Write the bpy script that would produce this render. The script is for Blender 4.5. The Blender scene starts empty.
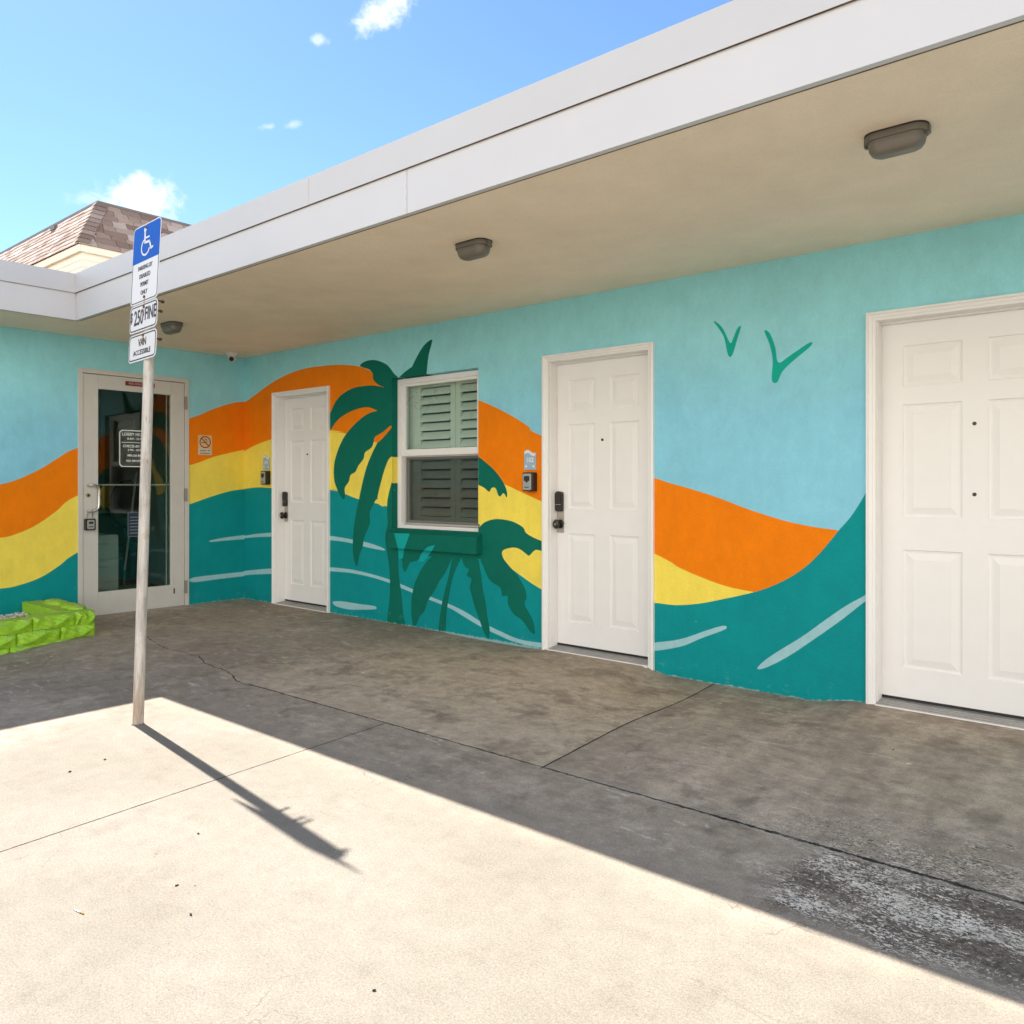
import bpy, bmesh, math, random
from mathutils import Vector, Matrix
from mathutils.geometry import delaunay_2d_cdt
random.seed(7)
sc = bpy.context.scene
COL = sc.collection
R = math.radians

# ------------------------------------------------------------------ camera
YAW = 0.7035                       # camera looks towards -X +Y
cd = bpy.data.cameras.new('camera'); cam = bpy.data.objects.new('camera', cd); COL.objects.link(cam)
cam.location = (0, 0, 1.2); cam.rotation_euler = (math.pi/2, 0, YAW)
cd.sensor_width = 36.0; cd.sensor_fit = 'HORIZONTAL'
cd.lens = 36.0*802.0851/1024.0
cd.shift_y = -(512-484.4142)/1024.0
cd.clip_end = 2000; cd.clip_start = 0.05
sc.camera = cam

# ------------------------------------------------------------------ sun, sky, exposure
SUN = Vector((-0.838, 0.166, 1.0)).normalized()
EL = math.asin(SUN.z); ROT = math.atan2(SUN.x, SUN.y)
sd = bpy.data.lights.new('sun', 'SUN'); sun = bpy.data.objects.new('sun', sd); COL.objects.link(sun)
sd.energy = 5.0; sd.angle = R(0.5); sd.color = (1.0, 0.955, 0.89)
sun.rotation_euler = (-SUN).to_track_quat('-Z', 'Y').to_euler(); sun.location = (-6, 2, 8)
sc.view_settings.view_transform = 'Standard'; sc.view_settings.look = 'None'
sc.view_settings.exposure = 1.25; sc.view_settings.gamma = 1.0

wd = bpy.data.worlds.new('World'); sc.world = wd; wd.use_nodes = True
SKY = 0.09
FILL_CLB = 16.0

# ------------------------------------------------------------------ node helper
class NT:
    def __init__(s, tree):
        s.t = tree; s.n = tree.nodes; s.l = tree.links
    def new(s, typ, **kw):
        n = s.n.new(typ)
        for k, v in kw.items(): setattr(n, k, v)
        return n
    def put(s, sock, v):
        if v is None: return
        if hasattr(v, 'is_output') or isinstance(v, bpy.types.NodeSocket): s.l.new(v, sock)
        elif isinstance(v, (tuple, list)) and len(v) == 3 and sock.type == 'RGBA': sock.default_value = (*v, 1)
        else: sock.default_value = v
    def m(s, op, a, b=None, c=None, clamp=False):
        n = s.new('ShaderNodeMath', operation=op); n.use_clamp = clamp
        s.put(n.inputs[0], a); s.put(n.inputs[1], b)
        if c is not None: s.put(n.inputs[2], c)
        return n.outputs[0]
    def vm(s, op, a, b=None):
        n = s.new('ShaderNodeVectorMath', operation=op); s.put(n.inputs[0], a); s.put(n.inputs[1], b)
        return n.outputs['Value'] if op in ('DOT_PRODUCT', 'LENGTH', 'DISTANCE') else n.outputs[0]
    def pos(s): return s.new('ShaderNodeNewGeometry').outputs['Position']
    def obj(s): return s.new('ShaderNodeTexCoord').outputs['Object']
    def sep(s, v):
        n = s.new('ShaderNodeSeparateXYZ'); s.put(n.inputs[0], v); return n.outputs
    def comb(s, x, y, z=0.0):
        n = s.new('ShaderNodeCombineXYZ')
        for i, v in enumerate((x, y, z)): s.put(n.inputs[i], v)
        return n.outputs[0]
    def noise(s, vec, scale, detail=3, rough=.5, dist=0.0):
        n = s.new('ShaderNodeTexNoise'); s.put(n.inputs['Vector'], vec)
        n.inputs['Scale'].default_value = scale; n.inputs['Detail'].default_value = detail
        n.inputs['Roughness'].default_value = rough; n.inputs['Distortion'].default_value = dist
        return n.outputs[0]
    def vor(s, vec, scale, feature='F1', out='Distance'):
        n = s.new('ShaderNodeTexVoronoi', feature=feature); s.put(n.inputs['Vector'], vec)
        n.inputs['Scale'].default_value = scale; return n.outputs[out]
    def rng(s, v, a, b, c=0.0, d=1.0, smooth=True):
        n = s.new('ShaderNodeMapRange'); n.interpolation_type = 'SMOOTHSTEP' if smooth else 'LINEAR'
        s.put(n.inputs[0], v)
        for i, k in enumerate((a, b, c, d)): s.put(n.inputs[i+1], k)
        return n.outputs[0]
    def mix(s, f, a, b, mode='MIX'):
        n = s.new('ShaderNodeMix', data_type='RGBA', blend_type=mode)
        s.put(n.inputs[0], f); s.put(n.inputs[6], a); s.put(n.inputs[7], b); return n.outputs[2]
    def bump(s, h, dist=.002, strength=1.0, normal=None):
        n = s.new('ShaderNodeBump'); s.put(n.inputs['Height'], h)
        n.inputs['Distance'].default_value = dist; n.inputs['Strength'].default_value = strength
        if normal is not None: s.l.new(normal, n.inputs['Normal'])
        return n.outputs[0]
    def scalevec(s, v, k):
        n = s.new('ShaderNodeVectorMath', operation='MULTIPLY'); s.put(n.inputs[0], v); n.inputs[1].default_value = k; return n.outputs[0]

def mat(name):
    m = bpy.data.materials.new(name); m.use_nodes = True
    g = NT(m.node_tree); b = m.node_tree.nodes['Principled BSDF']
    return m, g, b

def simple(name, col, rough=.5, metal=0.0, var=.06, nscale=8, bump=0.0, bscale=60, spec=.5, dirt=None, dirt_amt=.5):
    m, g, b = mat(name)
    p = g.obj()
    f = g.noise(p, nscale, 4, .6)
    k = g.rng(f, .3, .7, 1-var, 1+var, False)
    c = g.mix(1.0, col, g.comb(k, k, k), 'MULTIPLY')
    if dirt:
        df = g.rng(g.noise(p, nscale*2.3, 6, .7), .55, .75)
        c = g.mix(g.m('MULTIPLY', df, dirt_amt), c, dirt)
    g.put(b.inputs['Base Color'], c)
    g.put(b.inputs['Roughness'], g.rng(f, .3, .7, max(.03, rough-.08), min(1, rough+.08), False))
    b.inputs['Metallic'].default_value = metal
    b.inputs['Specular IOR Level'].default_value = spec
    if bump: g.put(b.inputs['Normal'], g.bump(g.noise(p, bscale, 3, .6), bump))
    return m

# ---- world: clear sky with a few small clouds and added fill clouds
g = NT(wd.node_tree); bg = wd.node_tree.nodes['Background']
sky = g.new('ShaderNodeTexSky', sky_type='NISHITA'); sky.sun_disc = False
sky.sun_elevation = EL; sky.sun_rotation = ROT; sky.altitude = 10
sky.air_density = 1.0; sky.dust_density = 0.15; sky.ozone_density = 1.1
hs = g.new('ShaderNodeHueSaturation'); hs.inputs['Saturation'].default_value = 1.03; g.put(hs.inputs['Color'], sky.outputs[0])
D = g.new('ShaderNodeTexCoord').outputs['Generated']
col = g.mix(1.0, hs.outputs[0], (.72, .86, 1.0), 'MULTIPLY')
CLOUDS = [((-0.6547, 0.563, 0.5044), .046, .016, 35, 1.0), ((-0.8635, .3992, .3082), .040, .024, 0, 1.0), ((-.7101, .5203, .4744), .009, .006, 0, .55),
          ((-.7735, .4979, .3922), .010, .005, 10, .5), ((-.7578, .518, .3967), .012, .005, 20, .45), ((-.885, .3565, .2994), .022, .010, 0, .35)]
for c, sx, sy, rot, amt in CLOUDS:
    c = Vector(c).normalized(); u = Vector((0, 0, 1)).cross(c).normalized() * -1; v = c.cross(u) * -1
    if v.z < 0: v = -v
    cr, sr = math.cos(R(rot)), math.sin(R(rot))
    uu = u*cr + v*sr; vv = v*cr - u*sr
    x = g.m('DIVIDE', g.vm('DOT_PRODUCT', D, tuple(uu)), sx); y = g.m('DIVIDE', g.vm('DOT_PRODUCT', D, tuple(vv)), sy)
    r2 = g.m('ADD', g.m('MULTIPLY', x, x), g.m('MULTIPLY', y, y)); r = g.m('SQRT', r2)
    nz = g.noise(D, 42, 6, .62); nz2 = g.noise(D, 14, 4, .55)
    r = g.m('ADD', r, g.m('ADD', g.m('MULTIPLY', g.m('SUBTRACT', nz, .5), 2.6), g.m('MULTIPLY', g.m('SUBTRACT', nz2, .5), 1.2)))
    front = g.m('GREATER_THAN', g.vm('DOT_PRODUCT', D, tuple(c)), .5)
    k = g.m('MULTIPLY', g.m('MULTIPLY', g.rng(r, 1.15, .15), amt), front)
    col = g.mix(k, col, (5.6, 5.9, 6.2))
# bright low cumulus added out of view, away from the sun, to fill the shade
_, dy_, dz_ = g.sep(D); dx_ = g.sep(D)[0]
back = g.rng(g.m('ADD', g.m('MULTIPLY', dy_, -.92), g.m('MULTIPLY', dx_, .38)), -.15, .35)
bn = g.noise(g.scalevec(D, (1, 1, 2.2)), 3.2, 7, .6, .3)
elv = g.m('ADD', dz_, g.m('MULTIPLY', g.m('SUBTRACT', bn, .5), -.75))
fill_bank = g.m('MULTIPLY', g.rng(elv, .56, .38), back)
bc = g.mix(g.rng(bn, .35, .65), (FILL_CLB*.70, FILL_CLB*.67, FILL_CLB*.63), (FILL_CLB, FILL_CLB*.945, FILL_CLB*.86))
col = g.mix(g.m('MULTIPLY', fill_bank, .96), col, bc)
g.put(bg.inputs['Color'], col); bg.inputs['Strength'].default_value = SKY

# ------------------------------------------------------------------ scene helpers
WORLD = {}
def tag(o, label=None, cat=None, group=None, kind=None):
    if label: o['label'] = label
    if cat: o['category'] = cat
    if group: o['group'] = group
    if kind: o['kind'] = kind
    return o
def thing(name, label, cat, loc=(0, 0, 0), rot=(0, 0, 0), group=None):
    o = bpy.data.objects.new(name, None); COL.objects.link(o); o.empty_display_size = .1
    o.location = loc; o.rotation_euler = rot
    return tag(o, label, cat, group)

class MB:
    """collects shapes, builds one mesh object"""
    def __init__(s): s.v = []; s.f = []; s.mi = []; s.sm = []
    def add(s, vs, fs, mi=0, smooth=False):
        n = len(s.v); s.v += [tuple(v) for v in vs]
        for i, f in enumerate(fs):
            s.f.append([n+k for k in f]); s.mi.append(mi if isinstance(mi, int) else mi[i]); s.sm.append(smooth)
        return s
    def box(s, x0, x1, y0, y1, z0, z1, mi=0):
        vs = [(x, y, z) for x in (x0, x1) for y in (y0, y1) for z in (z0, z1)]
        return s.add(vs, [(0,1,3,2),(4,6,7,5),(0,4,5,1),(2,3,7,6),(0,2,6,4),(1,5,7,3)], mi)
    def loft(s, rings, caps=(True, True), mi=0, smooth=True):
        n = len(rings[0]); vs = [p for r in rings for p in r]; fs = []
        for i in range(len(rings)-1):
            for j in range(n):
                a, b = i*n+j, i*n+(j+1) % n
                fs.append((a, b, b+n, a+n))
        s.add(vs, fs, mi, smooth)
        if caps[0]: s.add(rings[0], [tuple(reversed(range(n)))], mi)
        if caps[1]: s.add(rings[-1], [tuple(range(n))], mi)
        return s
    def tube(s, pts, r, n=12, mi=0, caps=(True, True)):
        pts = [Vector(p) for p in pts]; rr = r if isinstance(r, (list, tuple)) else [r]*len(pts)
        rings = []; up = None
        for i, p in enumerate(pts):
            t = (pts[min(i+1, len(pts)-1)] - pts[max(i-1, 0)]).normalized()
            if up is None: up = Vector((0, 0, 1)) if abs(t.z) < .9 else Vector((1, 0, 0))
            a = t.cross(up).normalized(); up = a.cross(t).normalized()
            rings.append([p + (a*math.cos(2*math.pi*k/n) + up*math.sin(2*math.pi*k/n))*rr[i] for k in range(n)])
        return s.loft(rings, caps, mi)
    def prism(s, poly, y0, y1, mi=0):
        """poly in (x,z), extruded along y"""
        n = len(poly)
        vs = [(x, y0, z) for x, z in poly] + [(x, y1, z) for x, z in poly]
        ar = sum(poly[i][0]*poly[(i+1) % n][1]-poly[(i+1) % n][0]*poly[i][1] for i in range(n))
        F = tuple(range(n)); Bk = tuple(reversed(range(n, 2*n)))
        sides = [(i, i+n, (i+1) % n+n, (i+1) % n) for i in range(n)]
        if ar < 0: F = tuple(reversed(F)); Bk = tuple(reversed(Bk)); sides = [tuple(reversed(q)) for q in sides]
        return s.add(vs, [F, Bk]+sides, mi)
    def xf(s, M):
        s.v = [tuple(M @ Vector(v)) for v in s.v]; return s
    def build(s, name, mats, parent=None, origin=None, bevel=0, label=None):
        """vertices are in the parent's local space; origin (same space) becomes the object's own origin"""
        me = bpy.data.meshes.new(name); o3 = Vector(origin or (0, 0, 0))
        me.from_pydata([tuple(Vector(v)-o3) for v in s.v], [], s.f)
        for m in (mats if isinstance(mats, (list, tuple)) else [mats]): me.materials.append(m)
        for p, mi, sm in zip(me.polygons, s.mi, s.sm): p.material_index = mi; p.use_smooth = sm
        me.validate(); me.update()
        o = bpy.data.objects.new(name, me); COL.objects.link(o); o.location = o3
        if parent: o.parent = parent
        if bevel:
            b = o.modifiers.new('bevel', 'BEVEL'); b.width = bevel; b.segments = 2; b.limit_method = 'ANGLE'; b.angle_limit = R(40)
        if label: o['label'] = label
        return o

def stadium(cx, cy, z, L, W, n=10, p=None):
    """ring of a rounded rectangle: length L along x, width W along y"""
    r = min(W/2, L/2) if p is None else p; pts = []
    for sx, sy, a0 in ((1, 1, 0), (-1, 1, 90), (-1, -1, 180), (1, -1, 270)):
        for k in range(n+1):
            a = R(a0+90*k/n); pts.append((cx+sx*(L/2-r)+r*math.cos(a), cy+sy*(W/2-r)+r*math.sin(a), z))
    return pts
def rrect(w, h, r, cx=0, cz=0, n=6):
    return [(x, z) for x, z, _ in ((q[0], q[1], 0) for q in stadium(cx, cz, 0, w, h, n, r))]

def text_part(s, size, mat_, parent, M, name='lettering', xs=1.0, thick=.0004, bold=.0):
    cu = bpy.data.curves.new('txt', 'FONT'); cu.body = s; cu.size = size; cu.align_x = 'CENTER'; cu.align_y = 'CENTER'
    cu.extrude = thick; cu.offset = bold; cu.resolution_u = 3
    to = bpy.data.objects.new('txt', cu); COL.objects.link(to)
    dg = bpy.context.evaluated_depsgraph_get(); dg.update()
    me = bpy.data.meshes.new_from_object(to.evaluated_get(dg)); bpy.data.objects.remove(to)
    me.name = name; me.transform(Matrix.Diagonal((xs, 1, 1, 1))); me.materials.clear(); me.materials.append(mat_)
    me.transform(M)
    o = bpy.data.objects.new(name, me); COL.objects.link(o); o.parent = parent
    return o
# text faces -Y (reads along +X) / faces +X (reads along +Y)
FACE_NY = lambda x, y, z: Matrix.Translation((x, y, z)) @ Matrix.Rotation(R(90), 4, 'X')
FACE_PX = lambda x, y, z: Matrix.Translation((x, y, z)) @ Matrix.Rotation(R(90), 4, 'Z') @ Matrix.Rotation(R(90), 4, 'X')

# ------------------------------------------------------------------ main dimensions (metres)
YM, XL, ZC = 4.624, -7.6276, 2.53          # main wall plane, left wall plane, soffit height
YF, XF, ZM, ZT = 2.662, -6.877, 2.749, 2.8985   # fascia planes, coping joint, coping top
def sst(a, b, t):
    t = max(0, min(1, (t-a)/(b-a))); return t*t*(3-2*t)
def ground_z(x, y):
    z = -.040*sst(-2.78, -2.60, x)*(1-sst(-1.70, -1.38, x))*sst(3.3, 4.3, y)
    z += -.016*sst(-4.9, -4.2, x)*(1-sst(-3.75, -3.55, x))*sst(3.6, 4.4, y)
    z += -.085*(1-sst(1.5, 2.75, y))*(1-sst(-6.6, -5.2, x))
    return z

# ------------------------------------------------------------------ materials: concrete
def concrete():
    m, g, b = mat('concrete')
    P = g.pos(); X, Y, Z = g.sep(P)
    n1 = g.noise(P, 1.1, 4, .6); n2 = g.noise(P, 6, 5, .65); n3 = g.noise(P, 45, 4, .7); n4 = g.noise(P, 260, 2, .6)
    wx = g.m('SUBTRACT', n2, .5)
    wob = g.m('MULTIPLY', g.m('SUBTRACT', g.noise(P, 22, 4, .7), .5), .02)
    col = g.mix(g.rng(n1, .3, .7), (.256, .225, .180), (.300, .264, .216))
    col = g.mix(g.m('MULTIPLY', g.rng(n2, .52, .70), .35), col, (.200, .168, .134))
    # damp-looking faint mottling of a broom finish
    st = g.noise(g.scalevec(P, (6, 55, 1)), 1.0, 4, .6)
    col = g.mix(g.m('MULTIPLY', g.rng(st, .55, .75), .16), col, (.24, .20, .165))
    # --- worn walkway, its colour lightened under the roof to offset the shade
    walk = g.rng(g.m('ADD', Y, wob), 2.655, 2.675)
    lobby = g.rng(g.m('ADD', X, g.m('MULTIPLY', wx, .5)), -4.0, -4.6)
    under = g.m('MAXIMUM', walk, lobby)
    edge = g.rng(g.m('ADD', Y, g.m('MULTIPLY', wx, .5)), 2.0, 2.32)          # strip lightened from the roof's shadow line inwards, offsetting the shade
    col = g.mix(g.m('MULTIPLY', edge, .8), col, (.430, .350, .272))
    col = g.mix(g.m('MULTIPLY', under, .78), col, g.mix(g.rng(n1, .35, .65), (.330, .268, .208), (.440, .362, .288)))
    # panel in front of window and middle door: lighter, with dark blotches
    x2 = g.m('SUBTRACT', -2.104, g.m('MULTIPLY', g.m('SUBTRACT', Y, 2.698), .0855))
    panel = g.m('MULTIPLY', g.m('MULTIPLY', g.m('LESS_THAN', X, x2), walk), g.rng(g.m('ADD', X, g.m('MULTIPLY', wx, 1.6)), -5.0, -4.1))
    col = g.mix(g.m('MULTIPLY', panel, .72), col, g.mix(g.rng(n2, .35, .65), (.540, .440, .315), (.660, .545, .400)))
    bl = g.rng(g.noise(g.scalevec(P, (1.4, 1.9, 1)), 1.8, 6, .68, .3), .50, .64)
    col = g.mix(g.m('MULTIPLY', g.m('MULTIPLY', bl, panel), .75), col, (.290, .228, .168))
    # near the wall everything is darker brown
    nearwall = g.m('MULTIPLY', g.rng(g.m('ADD', Y, g.m('MULTIPLY', wx, 1.2)), 3.75, 4.55), .55)
    col = g.mix(nearwall, col, (.270, .208, .152))
    # right slab streaks
    right = g.m('MULTIPLY', g.m('GREATER_THAN', X, x2), walk)
    sk = g.rng(g.noise(g.scalevec(P, (3.2, .9, 1)), 1.7, 5, .6), .42, .68)
    col = g.mix(g.m('MULTIPLY', g.m('MULTIPLY', sk, right), .5), col, (.640, .530, .410))
    # pale scuffs / paint smears
    sm = g.m('MULTIPLY', g.rng(g.noise(g.scalevec(P, (2.6, 9, 1)), 2.4, 7, .72, .4), .57, .66), g.rng(g.noise(P, .9, 2, .5), .40, .56))
    shade = g.rng(Y, 2.1, 2.4)
    col = g.mix(g.m('MULTIPLY', g.m('MULTIPLY', sm, g.m('MAXIMUM', shade, lobby)), .75), col, (.66, .61, .55))
    dots = g.m('MULTIPLY', g.rng(g.vor(P, 5.5), .13, .02), g.rng(g.noise(P, 40, 3, .7), .45, .55))
    col = g.mix(g.m('MULTIPLY', g.m('MULTIPLY', dots, g.m('MAXIMUM', shade, lobby)), .75), col, (.70, .66, .60))
    # rough spalled dark area with pale exposed flakes at the right
    mk = g.m('MULTIPLY', g.rng(g.m('ADD', X, g.m('MULTIPLY', wx, .35)), -1.02, -.90), g.rng(g.m('ADD', Y, g.m('MULTIPLY', wx, .25)), 2.16, 2.30))
    strip = g.m('MULTIPLY', mk, g.m('SUBTRACT', 1.0, walk))
    col = g.mix(g.m('MULTIPLY', strip, .93), col, g.mix(g.rng(n3, .35, .65), (.070, .054, .042), (.230, .188, .150)))
    fl = g.noise(g.scalevec(P, (58, 105, 60)), 1.0, 3, .6, 1.4)
    dens = g.noise(g.scalevec(P, (1.4, 5, 1)), 1.5, 3, .6)
    thr = g.m('SUBTRACT', .64, g.m('MULTIPLY', g.rng(dens, .32, .62), .16))
    fk = g.m('GREATER_THAN', fl, thr)
    fkm = g.m('MULTIPLY', fk, strip)
    up_ = g.m('MULTIPLY', g.m('MULTIPLY', walk, g.rng(g.m('ADD', Y, g.m('MULTIPLY', wx, 1.3)), 3.45, 2.72)), g.rng(g.m('ADD', X, g.m('MULTIPLY', wx, 1.5)), -1.7, -.8))
    fk2 = g.m('MULTIPLY', g.m('GREATER_THAN', fl, g.m('SUBTRACT', .72, g.m('MULTIPLY', up_, .17))), up_)
    pits = g.m('MULTIPLY', g.m('GREATER_THAN', g.noise(g.scalevec(P, (60, 90, 60)), 1.0, 3, .6, .7), g.m('SUBTRACT', .72, g.m('MULTIPLY', up_, .16))), up_)
    col = g.mix(g.m('MULTIPLY', pits, .85), col, (.06, .05, .045))
    col = g.mix(g.m('MAXIMUM', fkm, g.m('MULTIPLY', fk2, .8)), col, (.84, .76, .66))
    # --- joints and cracks
    def band(d, w, soft=.004): return g.rng(d, w+soft, w)
    a = g.m('ABSOLUTE', g.m('SUBTRACT', g.m('ADD', Y, g.m('MULTIPLY', wob, 1.3)), g.m('ADD', 2.675, g.m('MULTIPLY', g.m('ADD', X, 2.6), .012))))
    wj = g.m('MULTIPLY', g.rng(X, -2.2, -.6, .003, .007), g.rng(g.noise(P, 16, 4, .75), .34, .60, .05, 1.5, False))
    j1 = g.m('MULTIPLY', g.rng(g.m('SUBTRACT', a, wj), .004, 0.0), g.rng(X, -4.36, -4.30))
    a2 = g.m('ABSOLUTE', g.m('SUBTRACT', g.m('ADD', X, g.m('MULTIPLY', wob, .4)), x2))
    j2 = g.m('MULTIPLY', band(a2, .003, .003), walk)
    x3 = g.m('SUBTRACT', -3.09, g.m('MULTIPLY', g.m('SUBTRACT', Y, 2.625), .0714))
    a3 = g.m('ABSOLUTE', g.m('SUBTRACT', g.m('ADD', X, g.m('MULTIPLY', wob, .35)), x3))
    j3 = g.m('MULTIPLY', band(a3, .0022, .002), g.m('LESS_THAN', Y, 2.67))
    crk = g.m('MAXIMUM', g.m('MAXIMUM', j1, j2), j3)
    wob2 = g.m('MULTIPLY', g.m('SUBTRACT', g.noise(P, 9, 5, .7), .5), .10)
    pts = [(-4.20, 2.655), (-4.42, 2.64), (-4.705, 2.738), (-5.06, 2.776), (-5.298, 2.862), (-5.747, 2.84), (-6.3, 2.95)]
    for (xa, ya), (xb, yb) in zip(pts, pts[1:]):
        L2 = (xb-xa)**2+(yb-ya)**2; px = g.m('SUBTRACT', X, xa); py = g.m('SUBTRACT', g.m('ADD', Y, wob2), ya)
        h = g.m('DIVIDE', g.m('ADD', g.m('MULTIPLY', px, xb-xa), g.m('MULTIPLY', py, yb-ya)), L2, clamp=True)
        dx = g.m('SUBTRACT', px, g.m('MULTIPLY', h, xb-xa)); dy = g.m('SUBTRACT', py, g.m('MULTIPLY', h, yb-ya))
        d = g.m('SQRT', g.m('ADD', g.m('MULTIPLY', dx, dx), g.m('MULTIPLY', dy, dy)))
        w = .0026 if xa > -5.2 else .001
        crk = g.m('MAXIMUM', crk, band(d, w, .003))
    # pale chipped lip along the joint
    lip = g.m('MULTIPLY', g.m('MULTIPLY', g.rng(a, .045, .012), g.rng(n3, .46, .58)), g.rng(X, -2.6, -1.2, .12, .65))
    col = g.mix(g.m('MULTIPLY', lip, g.rng(X, -4.36, -4.3)), col, (.42, .40, .38))
    # blotchy wear: pale worn and dark grimy areas of the walkway
    bA = g.noise(P, 2.6, 8, .70, .35); bB = g.noise(g.vm('ADD', P, (13.0, 7.0, 0.0)), 4.2, 8, .72, .25)
    dw = g.m('MAXIMUM', g.m('MAXIMUM', g.rng(Y, 2.15, 2.4), lobby), walk)
    col = g.mix(g.m('MULTIPLY', g.m('MULTIPLY', g.rng(bA, .52, .68), dw), .55), col, (.60, .505, .405))
    col = g.mix(g.m('MULTIPLY', g.m('MULTIPLY', g.rng(bB, .52, .66), dw), .50), col, (.190, .150, .115))
    # worn mottling, stronger on the dirty walkway
    mt = g.noise(P, 13, 7, .74); mt2 = g.noise(g.scalevec(P, (7, 9, 7)), 1.6, 7, .76)
    dirty = g.m('MAXIMUM', g.m('MAXIMUM', shade, lobby), walk)
    kk = g.m('MULTIPLY', g.rng(mt, .25, .75, .80, 1.20, False), g.rng(mt2, .3, .7, .86, 1.14, False))
    kk = g.m('ADD', 1.0, g.m('MULTIPLY', g.m('SUBTRACT', kk, 1.0), g.m('ADD', .48, g.m('MULTIPLY', dirty, .85))))
    col = g.mix(1.0, col, g.comb(kk, kk, kk), 'MULTIPLY')
    pk = g.m('MULTIPLY', g.m('GREATER_THAN', g.noise(P, 75, 4, .7), .66), g.rng(g.noise(P, 2.2, 4, .6), .42, .62))
    col = g.mix(g.m('MULTIPLY', pk, g.m('MULTIPLY', dirty, .40)), col, (.62, .58, .52))
    # hairline crazing
    hv = g.vm('ADD', P, g.scalevec(g.new('ShaderNodeTexNoise').outputs['Color'], (0, 0, 0)))
    warp = g.new('ShaderNodeTexNoise'); g.put(warp.inputs['Vector'], P); warp.inputs['Scale'].default_value = 4; warp.inputs['Detail'].default_value = 5
    hv = g.vm('ADD', P, g.scalevec(warp.outputs['Color'], (.5, .5, 0)))
    hl = g.m('MULTIPLY', g.rng(g.vor(hv, 1.9, 'DISTANCE_TO_EDGE'), .006, .001), g.rng(g.noise(P, 1.7, 3, .5), .50, .62))
    col = g.mix(g.m('MULTIPLY', hl, .50), col, (.13, .105, .08))
    por = g.m('MULTIPLY', g.rng(g.vor(P, 34), .11, .05), g.rng(g.noise(P, 7, 3, .7), .52, .60))
    col = g.mix(g.m('MULTIPLY', por, .55), col, (.10, .08, .06))
    grit = g.rng(g.noise(P, 130, 3, .75), .30, .70, .80, 1.20, False)
    col = g.mix(1.0, col, g.comb(grit, grit, grit), 'MULTIPLY')
    col = g.mix(g.m('MULTIPLY', g.rng(n3, .60, .78), .25), col, (.20, .165, .13))
    sp = g.rng(n4, .3, .7, .86, 1.14, False)
    col = g.mix(1.0, col, g.comb(sp, sp, sp), 'MULTIPLY')
    col = g.mix(g.m('MULTIPLY', crk, g.rng(g.noise(P, 11, 4, .7), .3, .6, .55, 1.0)), col, (.030, .024, .019))
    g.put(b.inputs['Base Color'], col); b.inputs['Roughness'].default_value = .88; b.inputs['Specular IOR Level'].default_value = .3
    hgt = g.m('ADD', g.m('MULTIPLY', n3, .9), g.m('MULTIPLY', n4, .35))
    hgt = g.m('ADD', hgt, g.m('MULTIPLY', g.m('MAXIMUM', fkm, fk2), .9))
    hgt = g.m('SUBTRACT', hgt, g.m('MULTIPLY', crk, 5.0))
    hgt = g.m('SUBTRACT', hgt, g.m('MULTIPLY', pits, .8))
    g.put(b.inputs['Normal'], g.bump(hgt, .0022, .8))
    return m
M_CONC = concrete()

# ground: one sheet, fine near the building, reaching far out
def build_ground():
    def axis(lo, hi, step, far):
        a = []; v = lo
        while v < hi-1e-6: a.append(v); v += step
        a.append(hi); return [-far, -far*.2, lo-6]+a+[hi+6, far*.2, far]
    xs = axis(-8.0, 1.0, .09, 400); ys = axis(-2.0, 4.7, .09, 400)
    mb = MB(); nx, ny = len(xs), len(ys)
    vs = [(x, y, ground_z(x, y)) for y in ys for x in xs]
    fs = [(j*nx+i, j*nx+i+1, (j+1)*nx+i+1, (j+1)*nx+i) for j in range(ny-1) for i in range(nx-1)]
    mb.add(vs, fs, 0, True)
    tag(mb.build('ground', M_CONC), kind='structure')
build_ground()

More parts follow.
